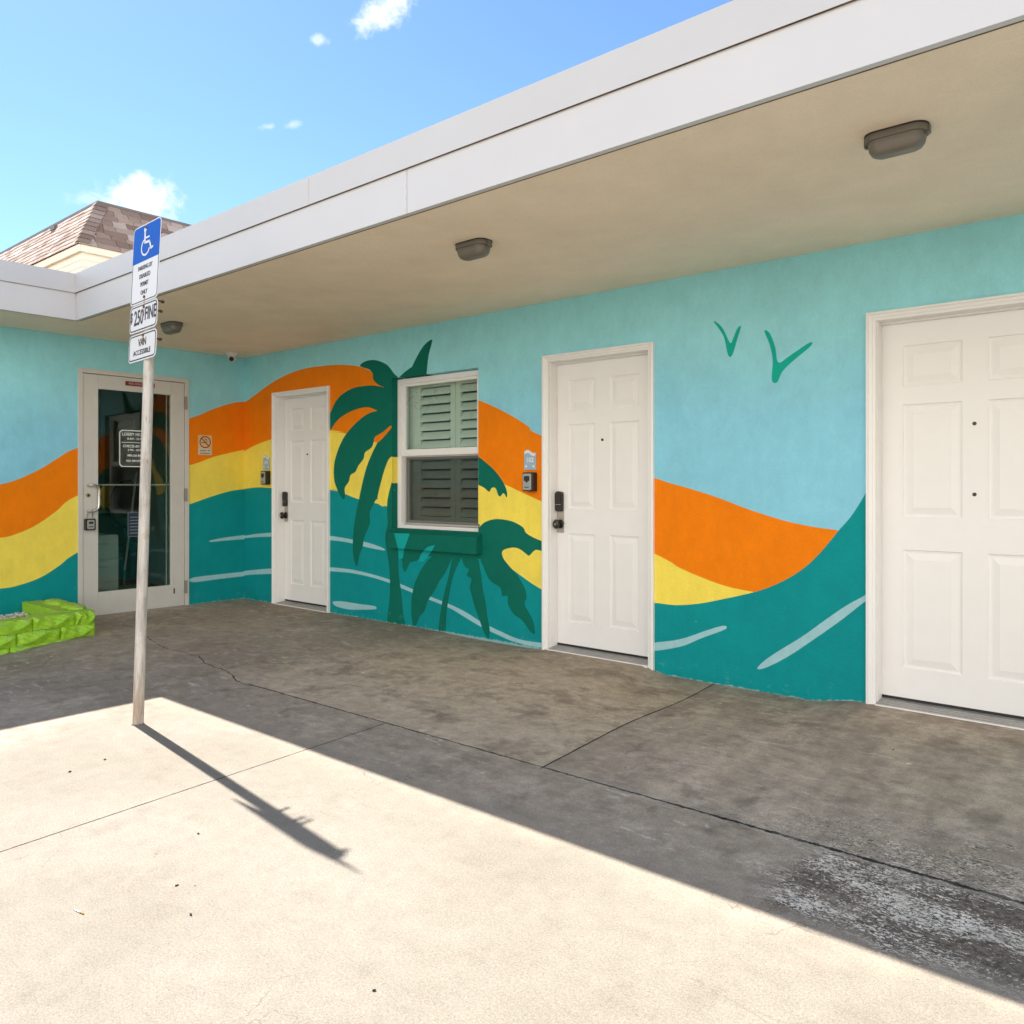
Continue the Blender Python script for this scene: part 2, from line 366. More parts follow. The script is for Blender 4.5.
# ------------------------------------------------------------------ materials: painted stucco
def stucco(name, col, fade=None, mural=True, bumpd=.0035):
    m, g, b = mat(name)
    P = g.pos(); X, Y, Z = g.sep(P)
    c = col
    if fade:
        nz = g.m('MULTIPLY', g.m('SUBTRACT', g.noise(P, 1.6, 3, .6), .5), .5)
        c = g.mix(g.rng(g.m('ADD', Z, nz), 1.55, 2.25), col, fade)  # paint turns teal upwards, also lightened near the soffit to offset its shade
    n = g.noise(P, 3.0, 5, .6)
    k = g.rng(n, .3, .7, .95, 1.05, False)
    br = g.noise(g.scalevec(P, (6, 6, 3.5)), 2.2, 4, .65)
    if mural: k = g.m('MULTIPLY', k, g.rng(br, .3, .7, .95, 1.05, False))
    fine = g.noise(P, 150, 3, .65)
    k = g.m('MULTIPLY', k, g.rng(fine, .25, .75, .94, 1.05, False))
    c = g.mix(1.0, c, g.comb(k, k, k), 'MULTIPLY')
    if mural:
        # ragged unpainted rim along the ground, scuffs just above it
        rag = g.m('SUBTRACT', g.m('ADD', Z, g.m('MULTIPLY', g.m('SUBTRACT', g.noise(P, 30, 4, .7), .5), .05)), 0.0)
        gz = g.m('MULTIPLY', g.m('MULTIPLY', g.rng(X, -2.78, -2.60), g.rng(X, -1.38, -1.70)), -.04)
        rag = g.m('SUBTRACT', rag, gz)
        rim = g.rng(rag, .006, .0)
        c = g.mix(g.m('MULTIPLY', rim, .75), c, (.36, .52, .52))
        sc_ = g.m('MULTIPLY', g.rng(rag, .16, .02), g.rng(g.noise(P, 14, 5, .75), .56, .66))
        c = g.mix(g.m('MULTIPLY', sc_, .25), c, (.14, .42, .42))
        ch = g.m('MULTIPLY', g.rng(g.vor(P, 11), .07, .03), g.rng(g.noise(P, 2.3, 2, .5), .60, .66))
        c = g.mix(g.m('MULTIPLY', ch, .35), c, (.45, .6, .6))
    g.put(b.inputs['Base Color'], c); b.inputs['Roughness'].default_value = .75; b.inputs['Specular IOR Level'].default_value = .16
    h = g.m('ADD', g.m('MULTIPLY', g.noise(P, 85, 3, .6), 1.0), g.m('MULTIPLY', g.noise(P, 24, 3, .5), .9))
    g.put(b.inputs['Normal'], g.bump(h, bumpd, .55))
    return m
PAINT = {
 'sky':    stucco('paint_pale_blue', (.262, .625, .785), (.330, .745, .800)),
 'orange': stucco('paint_orange', (.900, .225, .002)),
 'yellow': stucco('paint_yellow', (.930, .740, .105)),
 'teal':   stucco('paint_teal', (.002, .285, .295)),
 'foam':   stucco('paint_foam_blue', (.350, .600, .640)),
 'palm':   stucco('paint_palm_green', (.002, .150, .105)),
 'aqua':   stucco('paint_aqua', (.006, .400, .390)),
 'bird':   stucco('paint_bird_green', (.008, .420, .330)),
}
PK = list(PAINT); PM = [PAINT[k] for k in PK]
M_CREAM = stucco('cream_stucco', (.930, .785, .615), mural=False, bumpd=.003)
M_WHITE = simple('white_door_paint', (.86, .845, .82), .45, var=.015, bump=.0004, bscale=120)
M_TRIM = simple('white_trim_paint', (.87, .855, .83), .42, var=.02)
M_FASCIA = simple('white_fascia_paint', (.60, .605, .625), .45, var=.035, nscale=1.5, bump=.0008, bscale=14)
M_COPING = simple('grey_white_coping_metal', (.56, .565, .58), .45, var=.04, nscale=1.5)
M_DARK = simple('dark_void', (.02, .018, .016), .9)
M_ALU = simple('brushed_aluminium', (.55, .54, .52), .38, metal=.9, var=.08)
M_THRESH = simple('threshold_aluminium', (.42, .41, .39), .5, metal=.5, var=.12, dirt=(.12, .1, .09), dirt_amt=.4)
M_HINGE = simple('worn_hinge_metal', (.30, .28, .25), .45, metal=.6)
M_STEEL = simple('satin_steel', (.62, .60, .57), .28, metal=1.0)
M_BLACK = simple('black_plastic', (.018, .018, .018), .4)
M_BRONZE = simple('oil_rubbed_bronze', (.055, .048, .042), .35, metal=.7)
M_NICKEL = simple('satin_nickel', (.50, .46, .40), .32, metal=.9)
M_BRASS = simple('old_brass', (.45, .30, .10), .35, metal=.9)
M_LTALU = simple('painted_aluminium_frame', (.62, .60, .555), .42, var=.03)
M_GREYTAUPE = simple('bronze_grey_fixture', (.135, .122, .098), .45, var=.04, spec=.6)
M_LENS = simple('bronze_grey_lens', (.155, .140, .112), .38, var=.04, spec=.7)

MAIN_BANDS = {
 'orange': [(-7.706, 2.033),(-7.61, 2.067),(-7.399, 2.135),(-7.184, 2.209),(-6.925, 2.276),(-6.677, 2.312),(-6.439, 2.324),(-6.209, 2.316),(-6.311, 2.322),(-6.017, 2.306),(-5.737, 2.265),(-5.558, 2.205),(-5.384, 2.121),(-5.196, 2.033),(-4.974, 1.989),(-4.593, 1.929),(-4.274, 1.86),(-4.105, 1.799),(-3.91, 1.711),(-3.759, 1.629),(-3.638, 1.557),(-2.695, 1.244),(-2.48, 1.184),(-2.268, 1.125),(-2.039, 1.047),(-1.823, 0.987),(-1.643, 0.955),(-1.521, 0.942),(-1.356, 0.911)],
 'yellow': [(-7.706, 1.526),(-7.61, 1.555),(-7.399, 1.61),(-7.105, 1.66),(-6.677, 1.701),(-6.392, 1.718),(-6.142, 1.707),(-5.946, 1.679),(-6.147, 1.695),(-5.945, 1.671),(-5.737, 1.634),(-5.514, 1.582),(-4.974, 1.469),(-4.593, 1.375),(-4.274, 1.286),(-3.99, 1.198),(-3.784, 1.126),(-3.638, 1.075),(-2.695, 0.745),(-2.512, 0.665),(-2.327, 0.606),(-2.18, 0.571),(-2.005, 0.551),(-1.823, 0.536),(-1.356, 0.566)],
 'teal': [(-7.706, 1.141),(-7.61, 1.153),(-7.371, 1.169),(-7.105, 1.164),(-6.677, 1.168),(-6.439, 1.169),(-6.142, 1.148),(-5.946, 1.122),(-6.147, 1.161),(-5.922, 1.109),(-5.737, 1.067),(-5.384, 1.015),(-4.974, 0.932),(-4.593, 0.843),(-4.239, 0.719),(-3.91, 0.553),(-3.638, 0.43),(-3.341, 0.353),(-2.873, 0.411),(-2.695, 0.422),(-2.543, 0.422),(-2.388, 0.445),(-2.238, 0.484),(-2.005, 0.554),(-1.849, 0.624),(-1.719, 0.711),(-1.619, 0.81),(-1.521, 0.934),(-1.449, 1.022),(-1.375, 1.145),(-1.299, 1.313),(-1.221, 1.513),(-1.091, 1.693)],
}
MAIN_SHAPES = [
 ('foam', 1, [(-8.029, 0.617),(-7.61, 0.66),(-7.399, 0.687),(-7.028, 0.716),(-7.028, 0.681),(-7.399, 0.653),(-7.61, 0.635),(-8.029, 0.598)]),
 ('foam', 1, [(-8.029, 0.238),(-7.61, 0.289),(-7.399, 0.316),(-7.028, 0.354),(-7.028, 0.306),(-7.399, 0.268),(-7.61, 0.243),(-8.029, 0.196)]),
 ('foam', 1, [(-6.211, 0.718),(-6.017, 0.712),(-5.829, 0.699),(-5.602, 0.68),(-5.419, 0.647),(-5.376, 0.626),(-5.427, 0.624),(-5.602, 0.637),(-5.829, 0.664),(-6.017, 0.676),(-6.211, 0.682)]),
 ('foam', 1, [(-6.211, 0.421),(-5.875, 0.426),(-5.602, 0.408),(-5.342, 0.378),(-5.155, 0.343),(-4.857, 0.281),(-4.593, 0.232),(-4.413, 0.188),(-4.239, 0.127),(-4.039, 0.076),(-3.846, 0.038),(-3.602, 0.036),(-3.602, 0.005),(-3.878, 0.01),(-4.072, 0.047),(-4.274, 0.098),(-4.449, 0.156),(-4.593, 0.201),(-4.857, 0.252),(-5.155, 0.31),(-5.342, 0.348),(-5.602, 0.379),(-5.875, 0.394),(-6.211, 0.388)]),
 ('foam', 1, [(-6.113, 0.106),(-5.969, 0.123),(-5.737, 0.122),(-5.558, 0.125),(-5.501, 0.119),(-5.505, 0.098),(-5.692, 0.074),(-5.875, 0.058),(-6.065, 0.069)]),
 ('foam', 1, [(-2.754, 0.143),(-2.512, 0.205),(-2.327, 0.283),(-2.224, 0.323),(-2.189, 0.324),(-2.209, 0.3),(-2.357, 0.232),(-2.512, 0.157),(-2.754, 0.096)]),
 ('foam', 1, [(-1.333, 0.624),(-1.384, 0.583),(-1.473, 0.524),(-1.594, 0.427),(-1.719, 0.322),(-1.875, 0.207),(-1.956, 0.14),(-1.992, 0.093),(-1.929, 0.113),(-1.796, 0.199),(-1.643, 0.321),(-1.497, 0.443),(-1.384, 0.547),(-1.333, 0.581)]),
 ('palm', 0, [(-5.208, 2.112),(-5.321, 2.094),(-5.372, 1.873),(-5.359, 1.703),(-5.321, 1.366),(-5.35, 1.015),(-5.342, 0.861),(-5.372, 0.748),(-5.35, 0.608),(-5.321, 0.47),(-5.312, 0.302),(-5.325, 0.161),(-5.342, -0.065),(-5.118, -0.039),(-5.142, 0.096),(-5.163, 0.26),(-5.196, 0.423),(-5.204, 0.588),(-5.204, 0.81),(-4.974, 0.818),(-4.974, 2.092)]),
 ('palm', 1, [(-5.714, 2.265),(-5.669, 2.296),(-5.558, 2.305),(-5.449, 2.283),(-5.342, 2.236),(-5.258, 2.158),(-5.196, 2.097),(-5.196, 1.945),(-5.321, 2.01),(-5.372, 2.047),(-5.449, 2.07),(-5.531, 2.125),(-5.545, 2.184),(-5.593, 2.225)]),
 ('palm', 1, [(-5.279, 2.048),(-5.384, 2.051),(-5.558, 2.079),(-5.783, 2.079),(-5.945, 2.042),(-6.065, 1.976),(-6.162, 1.855),(-6.261, 1.715),(-6.211, 1.652),(-6.133, 1.721),(-6.041, 1.795),(-5.898, 1.852),(-5.737, 1.884),(-5.602, 1.887),(-5.479, 1.851),(-5.363, 1.81),(-5.237, 1.837)]),
 ('palm', 0, [(-5.216, 1.863),(-5.479, 1.851),(-5.647, 1.818),(-5.829, 1.725),(-5.969, 1.613),(-6.065, 1.467),(-6.099, 1.348),(-6.089, 1.227),(-6.026, 1.123),(-5.96, 1.061),(-5.931, 1.094),(-5.936, 1.168),(-5.875, 1.227),(-5.852, 1.286),(-5.783, 1.314),(-5.737, 1.372),(-5.669, 1.429),(-5.647, 1.486),(-5.558, 1.527),(-5.523, 1.583),(-5.479, 1.615),(-5.384, 1.654),(-5.216, 1.724)]),
 ('palm', 0, [(-5.175, 1.722),(-5.279, 1.705),(-5.384, 1.648),(-5.479, 1.567),(-5.602, 1.399),(-5.669, 1.255),(-5.728, 1.081),(-5.792, 0.876),(-5.819, 0.7),(-5.815, 0.553),(-5.773, 0.462),(-5.746, 0.485),(-5.728, 0.558),(-5.678, 0.648),(-5.66, 0.721),(-5.58, 0.854),(-5.58, 0.954),(-5.492, 1.07),(-5.47, 1.056),(-5.427, 1.226),(-5.363, 1.352),(-5.3, 1.427),(-5.208, 1.447),(-5.134, 1.583)]),
 ('palm', 0, [(-5.069, 2.1),(-5.053, 2.153),(-5.033, 2.192),(-4.954, 2.293),(-4.876, 2.365),(-4.791, 2.398),(-4.795, 2.356),(-4.83, 2.267),(-4.853, 2.122),(-4.857, 2.082)]),
 ('palm', 0, [(-4.308, 1.419),(-4.172, 1.36),(-4.072, 1.285),(-4.0, 1.203),(-3.971, 1.137),(-3.977, 1.1),(-4.006, 1.134),(-4.039, 1.109),(-4.062, 1.119),(-4.088, 1.171),(-4.128, 1.173),(-4.155, 1.143),(-4.205, 1.173),(-4.274, 1.198),(-4.308, 1.203)]),
 ('orange', 1, [(-5.523, 1.58),(-5.505, 1.622),(-5.406, 1.658),(-5.308, 1.707),(-5.295, 1.692),(-5.342, 1.652),(-5.419, 1.599),(-5.47, 1.572)]),
 ('yellow', 0, [(-5.479, 1.05),(-5.427, 1.226),(-5.363, 1.366),(-5.308, 1.433),(-5.204, 1.45),(-5.204, 1.336),(-5.266, 1.267),(-5.321, 1.142),(-5.372, 1.012)]),
 ('palm', 0, [(-5.363, 0.706),(-5.258, 0.78),(-5.134, 0.834),(-4.974, 0.845),(-4.308, 0.893),(-4.267, 0.864),(-4.205, 0.904),(-4.105, 0.932),(-4.006, 0.932),(-3.91, 0.918),(-3.815, 0.88),(-3.784, 0.838),(-3.707, 0.805),(-3.602, 0.77),(-3.602, 0.709),(-3.692, 0.718),(-3.753, 0.672),(-3.784, 0.682),(-3.846, 0.715),(-3.91, 0.723),(-3.99, 0.707),(-4.023, 0.681),(-4.006, 0.633),(-3.942, 0.575),(-3.862, 0.508),(-3.8, 0.429),(-3.781, 0.358),(-3.8, 0.308),(-3.753, 0.241),(-3.716, 0.185),(-3.701, 0.097),(-3.747, 0.11),(-3.8, 0.164),(-3.846, 0.195),(-3.91, 0.225),(-3.964, 0.292),(-3.967, 0.353),(-4.023, 0.348),(-4.039, 0.409),(-4.138, 0.45),(-4.188, 0.509),(-4.246, 0.606),(-4.291, 0.615),(-4.974, 0.602),(-5.216, 0.588)]),
 ('palm', 1, [(-5.151, 0.702),(-5.155, 0.536),(-5.134, 0.458),(-5.102, 0.468),(-5.053, 0.537),(-4.974, 0.558),(-4.903, 0.606),(-4.837, 0.658),(-4.742, 0.721)]),
 ('palm', 1, [(-4.667, 0.698),(-4.75, 0.636),(-4.857, 0.555),(-4.954, 0.44),(-5.013, 0.327),(-5.041, 0.189),(-5.033, 0.053),(-5.006, -0.001),(-4.974, 0.027),(-4.934, 0.091),(-4.876, 0.151),(-4.837, 0.235),(-4.761, 0.322),(-4.704, 0.406),(-4.649, 0.463),(-4.593, 0.545),(-4.539, 0.653)]),
 ('palm', 0, [(-4.539, 0.627),(-4.593, 0.467),(-4.649, 0.305),(-4.686, 0.17),(-4.719, -0.071),(-4.641, -0.074),(-4.623, 0.124),(-4.593, 0.284),(-4.539, 0.471),(-4.449, 0.632)]),
 ('palm', 0, [(-4.449, 0.632),(-4.413, 0.544),(-4.371, 0.529),(-4.395, 0.476),(-4.343, 0.455),(-4.36, 0.389),(-4.343, 0.332),(-4.308, 0.234),(-4.274, 0.174),(-4.239, 0.102),(-4.205, 0.043),(-4.162, 0.004),(-4.148, 0.075),(-4.172, 0.172),(-4.188, 0.271),(-4.222, 0.393),(-4.239, 0.493),(-4.291, 0.641)]),
 ('aqua', 2, [(-5.257, 0.778),(-5.059, 0.783),(-5.093, 0.716),(-5.127, 0.655),(-5.147, 0.567),(-5.198, 0.564),(-5.209, 0.651)]),
 ('aqua', 2, [(-4.953, 0.556),(-4.927, 0.607),(-4.888, 0.649),(-4.837, 0.683),(-4.754, 0.701),(-4.792, 0.65),(-4.849, 0.594),(-4.895, 0.555)]),
 ('bird', 1, [(-2.274, 2.214),(-2.244, 2.199),(-2.209, 2.157),(-2.166, 2.07),(-2.146, 2.095),(-2.123, 2.146),(-2.106, 2.163),(-2.095, 2.156),(-2.117, 2.092),(-2.151, 1.993),(-2.18, 1.999),(-2.209, 2.116)]),
 ('bird', 1, [(-1.948, 2.116),(-1.915, 2.099),(-1.881, 2.012),(-1.862, 1.919),(-1.796, 1.951),(-1.681, 2.015),(-1.671, 1.996),(-1.77, 1.923),(-1.836, 1.865),(-1.87, 1.803),(-1.902, 1.819),(-1.897, 1.935),(-1.915, 2.029)]),
]
LEFT_BANDS = {
 'orange': [(-9.0, 1.008),(-2.291, 1.288),(0.109, 1.128),(1.709, 1.108),(2.019, 1.135),(2.353, 1.2),(2.493, 1.246),(2.664, 1.336),(2.815, 1.44),(2.953, 1.522),(3.444, 1.692),(4.028, 1.862),(4.266, 1.966),(4.475, 2.043),(4.638, 2.075),(4.805, 2.095)],
 'yellow': [(-9.0, 0.668),(-2.291, 0.948),(0.109, 0.788),(1.709, 0.768),(2.019, 0.746),(2.353, 0.752),(2.493, 0.785),(2.639, 0.854),(2.789, 0.964),(2.953, 1.094),(3.444, 1.265),(4.028, 1.394),(4.266, 1.478),(4.475, 1.532),(4.638, 1.57),(4.805, 1.609)],
 'teal': [(-9.0, 0.303),(-2.291, 0.583),(0.109, 0.423),(1.709, 0.403),(2.019, 0.353),(2.353, 0.327),(2.493, 0.34),(2.664, 0.392),(2.815, 0.483),(2.953, 0.582),(3.444, 0.823),(4.028, 1.004),(4.266, 1.079),(4.475, 1.132),(4.638, 1.151),(4.805, 1.16)],
}
LEFT_SHAPES = [
 ('foam', 1, [(4.239, 0.628),(4.405, 0.651),(4.638, 0.666),(4.805, 0.671),(4.805, 0.631),(4.638, 0.623),(4.405, 0.619),(4.259, 0.614)]),
 ('foam', 1, [(4.048, 0.266),(4.335, 0.276),(4.638, 0.28),(4.805, 0.279),(4.805, 0.236),(4.638, 0.233),(4.335, 0.228),(4.054, 0.222)]),
]


# ------------------------------------------------------------------ building
building = thing('motel_building', 'single storey turquoise motel with palm and wave mural under a deep flat roof', 'building', (XL, YM, 0))
BO = Vector((XL, YM, 0))
def loc(mb):  # world coordinates -> building local
    mb.v = [tuple(Vector(v)-BO) for v in mb.v]; return mb
def bpart(name, mb, mats, parent=None, org=None, bevel=0, label=None):
    """mb in world coordinates; parent is building or a part whose world origin is parent['_o']"""
    pw = WORLD.get(parent.name, BO) if parent else BO
    o = Vector(org) if org else Vector(mb.v[0])
    mb.v = [tuple(Vector(v)-pw) for v in mb.v]
    ob = mb.build(name, mats, parent or building, origin=o-pw, bevel=bevel, label=label)
    WORLD[ob.name] = o
    return ob

def crom(pts, closed, k=5):
    n = len(pts); out = []
    rng_ = range(n) if closed else range(n-1)
    for i in rng_:
        if closed: p0, p1, p2, p3 = pts[i-1], pts[i], pts[(i+1) % n], pts[(i+2) % n]
        else: p0, p1, p2, p3 = pts[max(i-1, 0)], pts[i], pts[i+1], pts[min(i+2, n-1)]
        for j in range(k):
            t = j/k
            out.append(tuple(.5*((2*p1[a])+(-p0[a]+p2[a])*t+(2*p0[a]-5*p1[a]+4*p2[a]-p3[a])*t*t+(-p0[a]+3*p1[a]-3*p2[a]+p3[a])*t**3) for a in (0, 1)))
    if not closed: out.append(pts[-1])
    return out
def inside(p, poly):
    x, y = p; c = False; n = len(poly); j = n-1
    for i in range(n):
        xi, yi = poly[i]; xj, yj = poly[j]
        if (yi > y) != (yj > y) and x < (xj-xi)*(y-yi)/(yj-yi)+xi: c = not c
        j = i
    return c
def sheet(u0, u1, z0, z1, holes, layers, grid=.6):
    """cut a rectangle by hand-drawn outlines; returns verts2d, tris, material index"""
    V = []; E = []
    def loop(p):
        n0 = len(V); V.extend(Vector(q) for q in p); E.extend((n0+i, n0+(i+1) % len(p)) for i in range(len(p)))
    loop([(u0, z0), (u1, z0), (u1, z1), (u0, z1)])
    for h in holes: loop([(h[0], h[2]), (h[1], h[2]), (h[1], h[3]), (h[0], h[3])])
    for _, p in layers: loop(p)
    vo, eo, fo, *_ = delaunay_2d_cdt(V, E, [], 0, 1e-5)
    vo = [tuple(v) for v in vo]; fs = []; ms = []
    for f in fo:
        cx = sum(vo[i][0] for i in f)/len(f); cz = sum(vo[i][1] for i in f)/len(f)
        if not (u0 < cx < u1 and z0 < cz < z1): continue
        if any(h[0] < cx < h[1] and h[2] < cz < h[3] for h in holes): continue
        a = 0
        for name, p in layers:
            if inside((cx, cz), p): a = PK.index(name)
        fs.append(f); ms.append(a)
    return vo, fs, ms
def colour_at(u, z, layers):
    a = 0
    for name, p in layers:
        if inside((u, z), p): a = PK.index(name)
    return a
def make_layers(bands, shapes, zlo):
    L = []
    for k in ('orange', 'yellow', 'teal'):
        c = crom(bands[k], False); L.append((k, c + [(c[-1][0], zlo-1), (c[0][0], zlo-1)]))
    for name, s, p in shapes: L.append((name, list(p) if s == 2 else crom(p, True) if s else crom(p, True, 3)))
    return L

# door and window openings in the main wall (x0, x1, z0, z1)
DOORS = [(-7.072, -6.170, 2.073), (-3.606, -2.708, 2.086), (-1.350, -.362, 2.088)]
WIN = (-5.285, -4.269, .823, 2.117)
ZB = -.15
LAY_M = make_layers(MAIN_BANDS, MAIN_SHAPES, ZB)
LAY_L = make_layers(LEFT_BANDS, LEFT_SHAPES, ZB)
holes = [(a, b, ZB-.1, c+.024) for a, b, c in DOORS] + [WIN]
XR = 7.0
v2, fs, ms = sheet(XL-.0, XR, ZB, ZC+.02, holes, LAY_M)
mb = MB(); mb.add([(u, YM, z) for u, z in v2], [tuple(f) for f in fs], ms)
def reveals(mb, h, y0, y1, lay, bottom=True):
    a, b, c, d = h
    n = 40
    for i in range(n):     # left and right reveals carry the colour of the wall at their edge
        z0 = c+(d-c)*i/n; z1 = c+(d-c)*(i+1)/n
        mb.add([(a, y0, z0), (a, y1, z0), (a, y1, z1), (a, y0, z1)], [(0, 1, 2, 3)], colour_at(a-.01, (z0+z1)/2, lay))
        mb.add([(b, y0, z0), (b, y0, z1), (b, y1, z1), (b, y1, z0)], [(0, 1, 2, 3)], colour_at(b+.01, (z0+z1)/2, lay))
        x0 = a+(b-a)*i/n; x1 = a+(b-a)*(i+1)/n
        mb.add([(x0, y0, d), (x0, y1, d), (x1, y1, d), (x1, y0, d)], [(0, 1, 2, 3)], colour_at((x0+x1)/2, d+.01, lay))
        if bottom: mb.add([(x0, y0, c), (x1, y0, c), (x1, y1, c), (x0, y1, c)], [(0, 1, 2, 3)], colour_at((x0+x1)/2, c-.01, lay))
for h in holes: reveals(mb, h, YM, YM+.2, LAY_M, h is WIN)
# back of the wall
bv, bf, bm = sheet(XL, XR, ZB, ZC+.02, holes, [])
mb.add([(u, YM+.2, z) for u, z in bv], [tuple(reversed(f)) for f in bf], 0)
# painted block ledge below the window: same mural runs over it
lx0, lx1, lz0, lz1, ly = -5.272, -4.232, .657, .787, YM-.06
kf = ly/YM; LAY_K = [(n_, [(u*kf, 1.2+(z-1.2)*kf) for u, z in p]) for n_, p in LAY_M]
lv, lf, lm = sheet(lx0, lx1, lz0, lz1, [], LAY_K)
mb.add([(u, ly, z) for u, z in lv], [tuple(f) for f in lf], lm)
pg = PK.index('palm')
mb.add([(lx0, ly, lz1), (lx1, ly, lz1), (lx1, YM, lz1+.030), (lx0, YM, lz1+.030)], [(0, 1, 2, 3)], pg)
mb.add([(lx1, ly, lz0), (lx1, YM, lz0), (lx1, YM, lz1+.030), (lx1, ly, lz1)], [(0, 1, 2, 3)], pg)
mb.add([(lx0, ly, lz0), (lx0, ly, lz1), (lx0, YM, lz1+.030), (lx0, YM, lz0)], [(0, 1, 2, 3)], pg)
mb.add([(lx0, ly, lz0), (lx0, YM, lz0), (lx1, YM, lz0), (lx1, ly, lz0)], [(0, 1, 2, 3)], pg)
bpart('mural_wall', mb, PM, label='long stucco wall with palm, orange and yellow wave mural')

# left wall (plane x = XL, coordinates y,z)
LD = (2.968, 4.010, ZB-.1, 2.250)
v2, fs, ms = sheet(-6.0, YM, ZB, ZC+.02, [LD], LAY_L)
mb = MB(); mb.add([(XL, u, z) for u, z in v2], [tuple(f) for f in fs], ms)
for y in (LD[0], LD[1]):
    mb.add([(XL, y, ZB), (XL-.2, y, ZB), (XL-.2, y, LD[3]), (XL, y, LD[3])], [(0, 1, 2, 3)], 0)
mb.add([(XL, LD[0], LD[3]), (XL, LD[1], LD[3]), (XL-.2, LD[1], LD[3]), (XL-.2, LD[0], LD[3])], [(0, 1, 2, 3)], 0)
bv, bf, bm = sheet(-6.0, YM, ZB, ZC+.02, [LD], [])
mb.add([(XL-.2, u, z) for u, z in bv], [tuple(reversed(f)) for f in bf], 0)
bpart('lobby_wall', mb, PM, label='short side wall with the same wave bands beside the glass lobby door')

# rest of the shell: rear walls, roof deck
mb = MB(); mb.box(-11.0, XR, 9.0, 9.2, ZB, ZC+.3); mb.box(-11.2, -11.0, -6, 9.2, ZB, ZC+.3); mb.box(XR, XR+.2, YM, 9.2, ZB, ZC+.3); mb.box(-11, XL-.2, -6.2, -6, ZB, ZC+.3)
bpart('rear_wall', mb, M_CREAM)
mb = MB(); mb.box(-11.2, XR+.2, YF+.04, 9.2, ZC+.06, ZT-.03); mb.box(-11.2, XF-.04, -6.2, YF+.04, ZC+.06, ZT-.03)
bpart('roof_deck', mb, M_CREAM)
mb = MB()
mb.box(XL, XR+.2, YF+.03, YM+.22, ZC, ZC+.06); mb.box(XL-.22, XF-.03, -6.2, YF+.03, ZC+.001, ZC+.06)
bpart('soffit', mb, M_CREAM, label='cream stucco underside of the roof overhang')
# fascia panels with joints and rivets
rv = []
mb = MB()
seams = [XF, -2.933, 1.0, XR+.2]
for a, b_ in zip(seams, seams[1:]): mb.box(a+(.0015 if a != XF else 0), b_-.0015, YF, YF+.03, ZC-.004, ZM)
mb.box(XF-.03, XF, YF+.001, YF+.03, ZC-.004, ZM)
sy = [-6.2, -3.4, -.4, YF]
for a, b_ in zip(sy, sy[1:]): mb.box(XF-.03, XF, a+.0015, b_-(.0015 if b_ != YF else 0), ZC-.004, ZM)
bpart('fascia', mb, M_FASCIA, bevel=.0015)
for x in (-2.933-.014, XF+.018):
    for k in range(4):
        z = ZC+.02+k*.058; mb = MB(); mb.tube([(x, YF+.002, z), (x, YF-.003, z)], .0035, 8); bpart('rivet', mb, M_STEEL)
# coping: proud of the fascia, own joints
def coping_profile(d):  # (outward, z)
    return [(d, ZM-.006), (d, ZT), (-.25, ZT), (-.25, ZT-.02), (-.01, ZT-.03), (-.01, ZM+.004)]
mb = MB(); pr = coping_profile(.014)
def run_x(a, b_):
    ra = [(a, YF-o, z) for o, z in pr]; rb = [(b_, YF-o, z) for o, z in pr]; mb.loft([rb, ra], smooth=False)
def run_y(a, b_, ea=0):
    ra = [(XF+o, a, z) for o, z in pr]; rb = [(XF+o, b_, z) for o, z in pr]; mb.loft([rb, ra], smooth=False)
# mitred corner: ring at the corner uses both offsets
corner = [(XF+o, YF-o, z) for o, z in pr]
mb.loft([[(-3.716-.001, YF-o, z) for o, z in pr], corner, [(XF+o, -.9+.001, z) for o, z in pr]], smooth=False)
run_x(-3.716+.001, .2-.001); run_x(.2+.001, XR+.2); run_y(-6.2, -.9-.001)
bpart('coping', mb, M_COPING, label='grey white metal coping along the roof edge')
# weathered drip line under the coping and along the soffit edge
M_RUST = simple('drip_line_stain', (.16, .10, .05), .9, var=.5, nscale=5)
mb = MB(); mb.box(XF+.001, XR+.2, YF-.003, YF+.0005, ZM-.0055, ZM-.0015); mb.box(XF-.0005, XF+.003, -6.2, YF-.003, ZM-.0055, ZM-.0015)
mb.box(XF, XR+.2, YF+.032, YF+.040, ZC-.003, ZC+.0005); mb.box(XF-.04, XF-.032, -6.2, YF+.03, ZC-.003, ZC+.0005)
bpart('drip_gap', mb, M_RUST)

